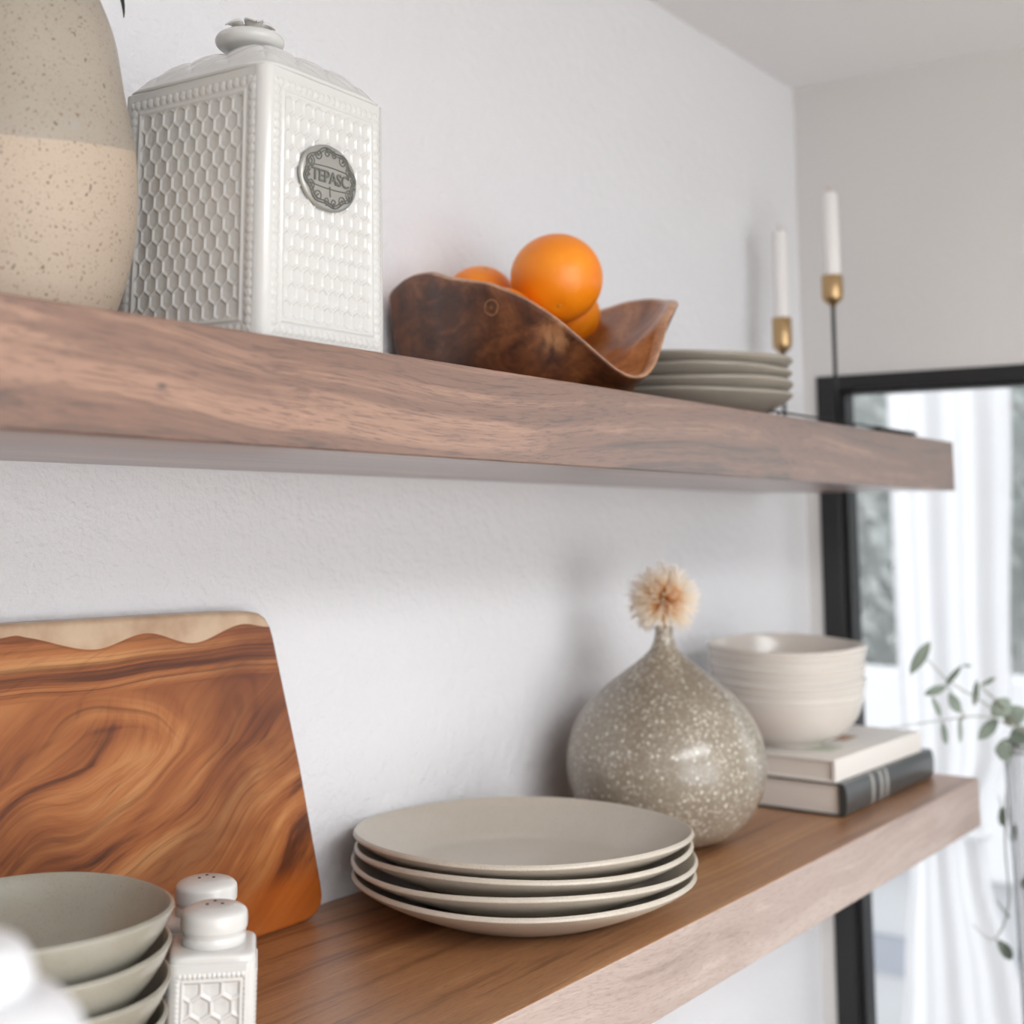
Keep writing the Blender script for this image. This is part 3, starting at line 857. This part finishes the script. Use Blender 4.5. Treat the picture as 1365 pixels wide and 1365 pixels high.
big = mb.noise(v0, 7.0, 3, 0.5, 0.8)
base = mb.mix(mb.ramp(big, [(0.45, G1), (0.70, (0.65, 0.65, 0.65, 1))]), base, srgb(96, 48, 26))
fine = grain(30, 330, 0.3, 3, (0, 0, 0))
base = mb.mix(0.45, base, mb.ramp(fine, [(0.3, (0.62, 0.55, 0.5, 1)), (0.5, W1)]), 'MULTIPLY')
# thin dark growth lines, straight near the top
gl = grain(1.6, 300, 0.0, 2, (2, 0, 8))
base = mb.mix(mb.math('MULTIPLY', upm, 0.75), base, mb.mix(0.85, base, mb.ramp(gl, [(0.36, (0.30, 0.24, 0.2, 1)), (0.47, W1)]), 'MULTIPLY'))
gl2 = grain(5, 210, 0.45, 2, (3, 0, 5))
base = mb.mix(mb.math('MULTIPLY_ADD', upm, -0.4, 0.4), base, mb.ramp(gl2, [(0.34, (0.35, 0.28, 0.25, 1)), (0.44, W1)]), 'MULTIPLY')
# dark streaks
stx = grain(9, 60, 0.62, 2, (7, 0, 3))
base = mb.mix(mb.math('MULTIPLY', mb.ramp(stx, [(0.635, G1), (0.73, (0.8, 0.8, 0.8, 1))]), mb.math('SUBTRACT', 1.0, upm)), base, srgb(44, 25, 20))
# orange, freshly oiled lower right corner
cor = mb.math('MULTIPLY', mb.math('MULTIPLY_ADD', mb.math('SUBTRACT', 0.045, Z_), 60, 0.0, True), mb.math('MULTIPLY_ADD', mb.math('SUBTRACT', X_, 0.46), 14.0, 0.0, True))
base = mb.mix(mb.math('MULTIPLY', cor, 0.6), base, srgb(176, 88, 22))
# sapwood along the top with a wavy border
X0 = -1.46
mr = mb.math('DIVIDE', X_, 0.60)
nd = mb.n('ValToRGB'); cr = nd.color_ramp; cr.interpolation = 'CARDINAL'
wave = [(0.0, .2240), (0.25, .2200), (0.40, .2290), (0.4828, .2292), (0.5133, .2289), (0.6028, .2172), (0.6775, .2250), (0.7493, .2153), (0.8200, .2254), (0.8690, .2223)]
while len(cr.elements) < len(wave): cr.elements.new(0.5)
for e, (p, z) in zip(cr.elements, wave):
    e.position = p; q = (z - 0.20) / 0.04; e.color = (q, q, q, 1)
mb.l(mr, nd.inputs['Fac'])
wz = mb.math('MULTIPLY_ADD', nd.outputs['Color'], 0.04, 0.20)
dif = mb.math('SUBTRACT', Z_, wz)
sap = mb.math('MULTIPLY_ADD', dif, 1500.0, 0.5, True)
sapc = mb.mix(mb.ramp(mb.noise(ad.outputs[0], 40, 4), [(0.35, G1), (0.7, W1)]), srgb(198, 172, 145), srgb(172, 140, 112))
edge = mb.math('SUBTRACT', 1.0, mb.math('ABSOLUTE', mb.math('MULTIPLY', mb.math('ADD', dif, 0.0010), 900)), None, True)
col = mb.mix(sap, base, sapc)
col = mb.mix(mb.math('MULTIPLY', edge, 0.45), col, srgb(110, 60, 34))
mb.color(col); mb.bump(fine, 0.08, 0.0005)
out = [(-1.46, 0.0), (-0.905, 0.0), (-0.890, 0.0006), (-0.8815, 0.0035), (-0.8765, 0.0090), (-0.8752, 0.0155), (-0.8770, 0.0250), (-0.9006, 0.1158), (-0.9303, 0.2130), (-0.9340, 0.2225), (-0.9390, 0.2290), (-0.9460, 0.2328), (-0.9560, 0.2345), (-0.987, 0.2358), (-1.171, 0.2378), (-1.46, 0.2395)]
bm = bmesh.new()
TH = 0.017
fv = [bm.verts.new((x - X0, 0, z)) for x, z in out]; bv = [bm.verts.new((x - X0, TH, z)) for x, z in out]
bm.faces.new(fv); bm.faces.new(list(reversed(bv)))
n = len(out)
for k in range(n): bm.faces.new((fv[k], fv[(k + 1) % n], bv[(k + 1) % n], bv[k]))
bmesh.ops.recalc_face_normals(bm, faces=bm.faces)
es = [e for e in bm.edges if abs(e.verts[0].co.y - e.verts[1].co.y) < 1e-6]
bmesh.ops.bevel(bm, geom=es, offset=0.0035, segments=4, profile=0.5, affect='EDGES')
for vv in bm.verts: vv.co.y += vv.co.z * 0.028
bd = bm_obj('cutting_board', bm, mb.m, None, False, (X0, -0.0265, 0.0002))
tag(bd, 'orange-brown acacia cutting board with a pale wavy top edge, leaning on the wall', 'cutting board')
for p in bd.data.polygons:
    if p.area < 2e-3: p.use_smooth = True

# ------------------------------------------------------------------ grey bowls, left of the lower shelf
M_gbowl = mat_glaze('grey_green_glaze', srgb(172, 168, 155), srgb(144, 140, 127), 0.26, 0.3)
def bowl_prof(R, h, foot, t=0.003):
    return [(0, 0.003)] + smooth_profile([(foot * 0.8, 0.003), (foot * 0.85, 0.0), (foot, 0.0), (foot + 0.0008, 0.004), (foot + 0.5 * (R - foot), h * 0.30), (R * 0.90, h * 0.66), (R, h - 0.002), (R - t * 0.35, h), (R - t * 0.8, h - 0.0008), (R * 0.90 - t, h * 0.68), (foot + 0.42 * (R - foot), h * 0.30), (foot * 0.7, 0.008)], 6) + [(0, 0.0075)]
lab = ['grey-green bowl lowest visible in the stack beside the shakers', 'grey-green bowl second from the bottom beside the shakers', 'grey-green bowl just beneath the top one beside the shakers', 'grey-green bowl on top of the stack, its inside showing']
for k, z in enumerate([0.0003, 0.0180, 0.0355, 0.0540]):
    o = lathe('bowl', bowl_prof(0.0745 + (0.0004 if k == 1 else 0), 0.0465, 0.028), M_gbowl, None, 112, (-1.2275 + (0.0006 if k % 2 else 0), -0.143, z), lambda a, r, zz, k=k: (r * (1 + 0.006 * math.sin(2 * a + k) * (r / 0.0745) ** 3), zz + 0.0007 * math.sin(3 * a + 2 * k) * (zz / 0.0465)))
    tag(o, lab[k], 'bowl', 'stacked grey-green bowls')

# ------------------------------------------------------------------ salt and pepper shakers
M_shk = mat_milk('shaker_glaze', srgb(213, 211, 208), 0.12)
M_hole = M('hole_shadow', rough=0.9, color=srgb(90, 84, 80)).m
SW = 0.0475
def shaker(loc, label, fine):
    ang = math.radians(-44)
    t = thing('shaker', loc, label, 'shaker', 'pair of white shakers', ang)
    def fn(si, u, z): return relief(u, z, SW, 0.004, 0.0590, 0.0026, 0.0112, 0.0098, 0.0040, 0.0011) if z < 0.0594 else 0.0
    nu, nv = (110, 130) if fine else (60, 60)
    b = relief_box('body', SW, 0.064, 0.0055, nu, nv, fn, M_shk, t, 0.0)
    for vv in b.data.vertices: vv.co.x -= SW / 2; vv.co.y -= SW / 2
    # soft square shoulder
    vs, fs = [], []
    NR, NS_ = 14, 72
    for i in range(NR + 1):
        q = i / NR
        for k in range(NS_):
            a = 2 * PI * k / NS_
            pn = 2 + 6.5 * (1 - q)
            c, s_ = math.cos(a), math.sin(a)
            k1 = 1 / ((abs(c) ** pn + abs(s_) ** pn) ** (1 / pn))
            rad = (SW / 2) * (1 - q) + 0.0178 * q if q > 0.25 else SW / 2 * (1 - 0.02 * q)
            rad = SW / 2 - (SW / 2 - 0.0178) * (q ** 3.0)
            z = 0.0632 + 0.0056 * math.sin(q * PI / 2) ** 0.7
            vs.append((c * k1 * rad, s_ * k1 * rad, z))
    for i in range(NR):
        for k in range(NS_):
            a = i * NS_ + k; b_ = i * NS_ + (k + 1) % NS_; fs.append((a, b_, b_ + NS_, a + NS_))
    fs.append(tuple(range(NS_))); fs.append(tuple(reversed(range(NR * NS_, (NR + 1) * NS_))))
    mesh_obj('shoulder', vs, fs, M_shk, t)
    cap = smooth_profile([(0.0170, 0.0680), (0.0178, 0.0700), (0.0180, 0.0725), (0.0174, 0.0745), (0.0180, 0.0765), (0.0186, 0.0780), (0.0186, 0.0830), (0.0178, 0.0862), (0.0150, 0.0884), (0.0105, 0.0898)], 5) + [(0.0, 0.0902)]
    cap = [(r, 0.0675 + (z - 0.068) * 0.975) for r, z in cap]
    cp = lathe('cap', [(0, 0.0680)] + cap, M_shk, t, 72)
    for x, y in ((0, 0.004), (-0.0042, -0.002), (0.0042, -0.002)):
        lathe('hole', [(0, 0), (0.0009, 0.0), (0.0009, 0.0006), (0, 0.0006)], M_hole, cp, 12, (x, y, 0.0889))
shaker((-1.1310, -0.1815, 0.0003), 'white honeycomb shaker in front, beside the grey-green bowls', True)
shaker((-1.0950, -0.1345, 0.0003), 'white shaker standing behind the other one, against the cutting board', False)

# ------------------------------------------------------------------ tall white bottle, far out of focus in the foreground
M_wht = M('white_glaze', rough=0.3, color=srgb(214, 214, 216)).m
tb = thing('ceramic_bottle', (-1.4795, -0.4597, -0.4198), 'tall white ceramic bottle in the blurred foreground, lower left corner', 'bottle')
lathe('body', [(0, 0)] + smooth_profile([(0.034, 0.0), (0.038, 0.01), (0.044, 0.15), (0.044, 0.35), (0.0415, 0.56), (0.0375, 0.598), (0.0350, 0.609), (0.029, 0.6155), (0.0215, 0.618)], 6) + [(0, 0.618)], M_wht, tb, 72)
lathe('stopper', [(0, 0.6178)] + smooth_profile([(0.0195, 0.6178), (0.0225, 0.6195), (0.0228, 0.622), (0.0190, 0.6290), (0.010, 0.6315)], 6) + [(0, 0.632)], M_wht, tb, 48)
for ob_ in tb.children:
    for vv in ob_.data.vertices:
        if vv.co.z > 0.3: vv.co.z -= 0.0127

# ------------------------------------------------------------------ round speckled vase and dried flower
mv = M('speckled_glaze', rough=0.28, spec=0.5, coat=0.5, coat_rough=0.14)
v_ = mv.coords()
nb = mv.noise(v_, 12, 4, 0.6)
c = mv.mix(nb, srgb(160, 149, 133), srgb(120, 110, 96))
d1 = mv.ramp(mv.vor(v_, 230), [(0.24, W1), (0.42, G1)])
d2 = mv.ramp(mv.vor(v_, 150), [(0.15, W1), (0.28, G1)])
d3 = mv.ramp(mv.noise(v_, 330, 2), [(0.52, G1), (0.68, W1)])
dens = mv.ramp(mv.noise(v_, 30, 3), [(0.40, (0.25, 0.25, 0.25, 1)), (0.6, W1)])
c = mv.mix(mv.math('MULTIPLY', d3, 0.30), c, srgb(205, 196, 180))
c = mv.mix(mv.math('MULTIPLY', mv.math('MULTIPLY', d1, dens), 0.5), c, srgb(226, 220, 206))
c = mv.mix(mv.math('MULTIPLY', d2, 0.7), c, srgb(234, 229, 216))
mv.color(c); mv.bump(mv.noise(v_, 150, 2), 0.06, 0.001)
VX, VY = -0.4975, -0.1185
vp = [(0, 0.0)] + smooth_profile([(0.040, 0.0), (0.0475, 0.0022), (0.0625, 0.0085), (0.0790, 0.0230), (0.0925, 0.0470), (0.0965, 0.0700), (0.0935, 0.0930), (0.0835, 0.1150), (0.0665, 0.1355), (0.0430, 0.1545), (0.0260, 0.1670), (0.0140, 0.1780), (0.0098, 0.1880), (0.0086, 0.1950), (0.0092, 0.1990), (0.0080, 0.2000), (0.0064, 0.1985), (0.0060, 0.185)], 7) + [(0, 0.184)]
vs_ = lathe('vase', vp, mv.m, None, 128, (VX, VY, 0.0003), lambda a, r, z: (r * (1 + 0.006 * math.sin(2 * a + 1.2 + z * 8)), z))
tag(vs_, 'round grey-brown vase with white speckles and a narrow neck', 'vase')
fl = thing('dried_flower', (VX, VY, 0.1843), 'dried orange and peach pompom flower in the narrow neck of the speckled vase', 'flower')
mf = M('flower_strand', rough=0.7, spec=0.2)
gd = mf.n('VectorMath'); gd.operation = 'LENGTH'; mf.l(mf.coords(), gd.inputs[0])
cc = mf.ramp(mf.math('DIVIDE', gd.outputs['Value'], 0.038), [(0.26, srgb(228, 122, 14)), (0.46, srgb(246, 180, 90)), (0.62, srgb(250, 228, 196)), (1.0, srgb(252, 243, 232))])
mf.color(cc)
mf.b.inputs['Subsurface Weight'].default_value = 0.0
tube('stem', [(0, 0, 0.0), (0.0002, 0, 0.016), (0, 0, 0.040)], 0.0018, M('flower_stem', rough=0.7, color=srgb(170, 140, 100)).m, fl, 8)
FC = Vector((0, 0, 0.0415))
v, f = [], []
rf = random.Random(11)
for k in range(1000):
    zz = rf.uniform(-0.86, 1); a = rf.uniform(0, 2 * PI); rr = math.sqrt(1 - zz * zz)
    d = Vector((rr * math.cos(a), rr * math.sin(a), zz))
    cl_ = noise.noise(d * 3.0)
    L = 0.0385 * (0.90 + 0.18 * cl_ + rf.uniform(-0.06, 0.06))
    side = d.cross(Vector((rf.gauss(0, 1), rf.gauss(0, 1), rf.gauss(0, 1)))).normalized() * 0.002
    pts = [d * 0.003, d * (L * 0.5) + side, d * L - side * 0.6]
    tube_data(pts, [0.00036, 0.00032, 0.00026], 4, v, f)
for k in range(46):      # the dense orange tufts in the heart
    zz = rf.uniform(-0.8, 1); a = rf.uniform(0, 2 * PI); rr = math.sqrt(1 - zz * zz)
    d = Vector((rr * math.cos(a), rr * math.sin(a), zz)); L = 0.0325 * rf.uniform(0.45, 0.72)
    tube_data([d * 0.002, d * (L * 0.6), d * L], [0.0012, 0.0016, 0.0004], 6, v, f)
mesh_obj('petals', v, f, mf.m, fl, True, tuple(FC))

# ------------------------------------------------------------------ books
M_page = M('page_block', rough=0.8, spec=0.2)
v_ = M_page.coords((1, 1, 900))
M_page.color(M_page.ramp(M_page.noise(v_, 1.0, 2), [(0.3, srgb(206, 196, 186)), (0.7, srgb(226, 217, 208))])); M_page = M_page.m
M_blk = M('black_cloth', rough=0.3, spec=0.5, coat=0.4, coat_rough=0.25, color=srgb(56, 59, 60)).m
M_whc = M('white_cover', rough=0.5, color=srgb(232, 227, 222)).m
M_foil = M('silver_foil', rough=0.35, metal=0.5, color=srgb(170, 168, 162)).m
def book(name, loc, L, W, H, mat, label, rz, ribs, rounded, co=0.0035):
    t = thing(name, loc, label, 'book', 'two stacked books', rz)
    ct = 0.0022
    box('page_block', co, L - co, 0.004, W - co, ct, H - ct, M_page, t)
    box('cover', 0, L, 0.003, W, 0.0, ct, mat, t, 0.0006)
    box('cover', 0, L, 0.003, W, H - ct, H, mat, t, 0.0006)
    bm = bmesh.new()
    n = 12; prof_ = []
    for k in range(n + 1):
        a = -PI / 2 + PI * k / n
        dep = 0.0065 if rounded else 0.0012
        prof_.append((0.0045 - dep * (max(0.0, math.cos(a)) ** 0.6) - 0.001, H / 2 + H / 2 * math.sin(a)))
    inner = [(0.0058, H - 0.0005), (0.0058, 0.0005)]
    ring_ = prof_ + inner
    A = [bm.verts.new((0, y, z)) for y, z in ring_]; B = [bm.verts.new((L, y, z)) for y, z in ring_]
    m_ = len(ring_)
    for k in range(m_): bm.faces.new((A[k], A[(k + 1) % m_], B[(k + 1) % m_], B[k]))
    bm.faces.new(A); bm.faces.new(list(reversed(B)))
    spn = bm_obj('spine', bm, mat, t)
    for x in ribs:
        bm = bmesh.new()
        for sgn in (0,):
            A = [bm.verts.new((x - 0.0022, y - 0.0009, z)) for y, z in prof_]; B = [bm.verts.new((x + 0.0022, y - 0.0009, z)) for y, z in prof_]
            A2 = [bm.verts.new((x - 0.0028, y + 0.001, z)) for y, z in prof_]; B2 = [bm.verts.new((x + 0.0028, y + 0.001, z)) for y, z in prof_]
            for k in range(n):
                bm.faces.new((A[k], A[k + 1], B[k + 1], B[k])); bm.faces.new((A2[k], A2[k + 1], A[k + 1], A[k])); bm.faces.new((B[k], B[k + 1], B2[k + 1], B2[k])); bm.faces.new((A2[k + 1], A2[k], B2[k], B2[k + 1]))
            for k in (0, n): bm.faces.new((A2[k], A[k], B[k], B2[k]))
        bm_obj('spine_rib', bm, M_foil, spn, True)
    return t
book('book', (-0.3045, -0.2195, 0.0003), 0.272, 0.195, 0.0335, M_blk, 'thick black book with ribbed spine, beneath the white book', 0.0, [0.075, 0.100, 0.117], True)
b2 = book('book', (-0.3085, -0.2150, 0.0341), 0.246, 0.180, 0.0232, M_whc, 'thin white book lying on the black book, beneath the white bowls', math.radians(-1.2), [], False)
M_pr1 = M('print_green', rough=0.5, color=srgb(196, 200, 184)).m; M_refl = M('reflection_brown', rough=0.5, color=srgb(176, 140, 112)).m
box('cover_print_reflection', 0.045, 0.085, 0.028, 0.060, 0.0231, 0.02335, M_pr1, b2)
box('cover_print_reflection', 0.125, 0.165, 0.045, 0.115, 0.0231, 0.02335, M_refl, b2)  # brown patch paints the bowl base's reflection on the cover

# ------------------------------------------------------------------ white bowls on the books
M_wb = mat_milk('cream_glaze', srgb(218, 212, 205), 0.16)
def wbowl(z, R, h, label, top):
    def wob(a, r, zz):
        k = (zz / h) ** 3
        return r * (1 + 0.012 * math.sin(2 * a + 0.6) * k), zz + k * (0.0022 * math.cos(a - 0.5) + 0.0012 * math.sin(3 * a))
    pr_ = [(0, 0.004)] + smooth_profile([(0.030, 0.004), (0.033, 0.0), (0.038, 0.0), (0.041, 0.0035), (0.060, 0.0130), (0.0745, 0.0280), (R - 0.0062, h - 0.027), (R - 0.0048, h - 0.0215), (R - 0.0030, h - 0.0200), (R - 0.0045, h - 0.0185), (R - 0.0030, h - 0.0110), (R - 0.0014, h - 0.0095), (R - 0.0026, h - 0.0080), (R, h - 0.0015), (R - 0.001, h), (R - 0.003, h - 0.001), (R - 0.009, h - 0.025), (0.0700, 0.033), (0.054, 0.018), (0.03, 0.0095)], 5) + [(0, 0.009)]
    o = lathe('bowl', pr_, M_wb, None, 112, (-0.2345, -0.128, z), wob)
    tag(o, label, 'bowl', 'nested white bowls')
wbowl(0.0577, 0.0885, 0.0725, 'white glossy bowl at the bottom of the nest, resting on the white book', False)
wbowl(0.0752, 0.0893, 0.0725, 'white glossy bowl in the middle of the nest on the books', False)
wbowl(0.0932, 0.0903, 0.0725, 'white glossy bowl on top of the nest, its pinkish inside showing', True)

# ------------------------------------------------------------------ eucalyptus in a clear vase
gm_ = bpy.data.materials.new('clear_glass'); gm_.use_nodes = True
b_ = gm_.node_tree.nodes['Principled BSDF']; b_.inputs['Transmission Weight'].default_value = 1.0; b_.inputs['Roughness'].default_value = 0.0; b_.inputs['IOR'].default_value = 1.45
gv = lathe('glass_vase', [(0, 0)] + smooth_profile([(0.030, 0), (0.033, 0.003), (0.036, 0.1), (0.038, 0.3), (0.043, 0.447), (0.0434, 0.45), (0.0415, 0.449), (0.0362, 0.3), (0.034, 0.1), (0.031, 0.012)], 5) + [(0, 0.01)], gm_, None, 64, (0.046, -0.325, -0.4197))
tag(gv, 'clear glass vase holding eucalyptus at the right edge of the picture', 'vase')
me_ = M('eucalyptus_leaf', rough=0.55, spec=0.3)
me_.color(me_.ramp(me_.noise(me_.coords(), 30, 3), [(0.3, srgb(116, 129, 116)), (0.7, srgb(152, 164, 152))])); M_euc = me_.m
M_stem = M('eucalyptus_stem', rough=0.6, color=srgb(150, 150, 134)).m
LEAVES= [((-0.0649, -0.2094, 0.1229), (-0.0549, -0.2322, 0.1609), 0.0144), ((-0.0321, -0.2419, 0.1073), (-0.0443, -0.2184, 0.0973), 0.0108), ((-0.0227, -0.2371, 0.107), (-0.0233, -0.2583, 0.132), 0.0072), ((-0.0556, -0.2312, 0.0976), (-0.0392, -0.2354, 0.0721), 0.0072), ((-0.034, -0.2449, 0.0999), (-0.0292, -0.2547, 0.0769), 0.0135), ((0.0138, -0.2639, 0.1125), (0.0152, -0.2582, 0.0802), 0.0081), ((-0.0106, -0.2274, 0.063), (-0.0049, -0.2287, 0.0353), 0.0081), ((-0.0074, -0.2475, 0.0695), (-0.01, -0.2477, 0.0394), 0.0054), ((0.0028, -0.2722, 0.107), (0.0192, -0.2848, 0.116), 0.0054), ((0.0102, -0.2806, 0.0711), (0.0252, -0.2986, 0.091), 0.0216), ((0.0256, -0.29, 0.0641), (0.0301, -0.3159, 0.0805), 0.0234), ((0.0142, -0.2619, 0.042), (0.0265, -0.2828, 0.0668), 0.0153), ((0.0081, -0.2827, 0.0326), (0.0129, -0.3058, 0.0325), 0.0252), ((0.0402, -0.2909, 0.0423), (0.0543, -0.3141, 0.0514), 0.0216), ((0.039, -0.2781, -0.0363), (0.0508, -0.2742, -0.063), 0.0099), ((0.051, -0.2895, -0.0577), (0.0597, -0.2806, -0.0811), 0.009), ((0.055, -0.3019, -0.1142), (0.0586, -0.2912, -0.1336), 0.0108), ((0.0448, -0.2628, -0.1929), (0.0676, -0.2726, -0.2187), 0.0144), ((0.0036, -0.2624, 0.1291), (-0.0122, -0.2548, 0.1309), 0.0036)]
BASE = (0.046, -0.325, -0.30)
STEMS= [[(-0.0537, -0.2053, 0.1173), (-0.0466, -0.2212, 0.1396), (-0.0277, -0.2409, 0.1147), (0.0008, -0.2736, 0.0881), (0.0221, -0.2972, 0.0651), (0.040, -0.3200, 0.0400), (0.048, -0.3230, -0.05)], [(-0.063, -0.1755, 0.0559), (-0.0247, -0.2322, 0.0667), (0.003, -0.2721, 0.0712), (0.0256, -0.3002, 0.058), (0.042, -0.3222, 0.0369), (0.050, -0.3250, -0.05)], [(-0.0271, -0.2404, 0.1094), (-0.0117, -0.2527, 0.0756), (-0.0116, -0.2505, 0.0668)], [(0.0059, -0.2887, 0.1175), (-0.0028, -0.2739, 0.1077), (0.0111, -0.2884, 0.089), (0.0257, -0.3023, 0.0651)], [(0.0275, -0.2396, -0.1749), (0.045, -0.2593, -0.1927), (0.058, -0.2750, -0.1526), (0.054, -0.2760, -0.0753), (0.046, -0.2900, 0.034), (0.046, -0.310, 0.045), (0.042, -0.328, -0.05)], [(0.0406, -0.2656, -0.1465), (0.0559, -0.2750, -0.1677)], [(0.0281, -0.278, -0.022), (0.0452, -0.2800, -0.0531), (0.052, -0.277, -0.0700)]]
def branch(stems, leaves, label):
    t = thing('eucalyptus_branch', BASE, label, 'branch', 'eucalyptus branches in the glass vase')
    B = Vector(BASE)
    sv, sf = [], []
    for si in stems:
        pts = [Vector(p) for p in STEMS[si]]
        if pts[-1].z < -0.045 and (pts[-1].xy - B.xy).length < 0.02 and si != 6: pts.append(B + Vector((0.006 * (si - 2), 0.002 * si, 0)))
        sp_ = spline([p - B for p in pts], 6)
        tube_data(sp_, [0.0006 + 0.0010 * k / len(sp_) for k in range(len(sp_))], 6, sv, sf)
    mesh_obj('stem', sv, sf, M_stem, t)
    for k in leaves:
        a, b, w = LEAVES[k]
        lv, lf = leaf_mesh(Vector(a) - B, Vector(b) - B, w, 0.0005, 10, 0.10, 1.0, Vector((-0.85, -0.45, 0.25)))
        mesh_obj('leaf', lv, lf, M_euc, t)
branch([0, 2, 3], [0, 1, 2, 3, 4, 5, 6, 7, 8, 9, 10, 18, 13], 'upper eucalyptus branch arching left above the lower shelf end')
branch([1], [11, 12], 'pale thin eucalyptus branch reaching left behind the leafier one')
branch([4, 5, 6], [14, 15, 16, 17], 'lower eucalyptus branch drooping beside the glass vase')

# ------------------------------------------------------------------ light and camera
w = bpy.data.worlds.new('World'); bpy.context.scene.world = w; w.use_nodes = True
bg = w.node_tree.nodes['Background']; bg.inputs['Color'].default_value = (0.95, 0.97, 1.0, 1); bg.inputs['Strength'].default_value = WORLD
def area(name, loc, rot, sx, sy, power, col, kind=None):
    l = bpy.data.lights.new(name, 'AREA'); l.shape = 'RECTANGLE'; l.size = sx; l.size_y = sy; l.energy = power; l.color = col
    o = bpy.data.objects.new(name, l); o.location = loc; o.rotation_euler = rot; link(o)
    o['kind'] = 'structure'
    return o
area('daylight_front', (-2.05, YB + 0.02, 0.0), (math.radians(90), 0, 0), 3.1, 1.45, P_FRONT, (0.985, 0.995, 1.0))
area('added_top_light', ((SK[0] + SK[1]) / 2, (SK[2] + SK[3]) / 2, ZC + 0.10), (0, 0, 0), 1.6, 0.9, P_TOPFILL, (0.98, 0.99, 1.0))  # lamp added in the ceiling opening to brighten upward faces
if P_END > 0:
    pe = area('daylight_right', (XW + 0.09, -1.18, -0.42), (0, math.radians(90), 0), 1.84, 2.3, P_END, (0.97, 0.985, 1.0))
    pe.data.cycles.is_portal = True

cam = bpy.data.cameras.new('camera'); co = bpy.data.objects.new('camera', cam); C.objects.link(co)
R = Matrix(((0.58075, -0.127868, -0.803977), (-0.81408, -0.08927, -0.57385), (0.001606, 0.987765, -0.155939)))
co.matrix_world = Matrix.Translation((-1.69024, -0.7861, 0.30369)) @ R.to_4x4()
cam.sensor_width = 36; cam.sensor_fit = 'HORIZONTAL'; cam.lens = 1800.7 / 1365 * 36
cam.shift_y = -(682.5 - 408.1) / 1365
cam.clip_start = 0.02
cam.dof.use_dof = True; cam.dof.focus_distance = 0.87; cam.dof.aperture_fstop = 5.6
sc = bpy.context.scene
sc.camera = co
sc.view_settings.view_transform = 'Standard'; sc.view_settings.look = 'None'; sc.view_settings.gamma = 1.0
sc.view_settings.exposure = EXPO
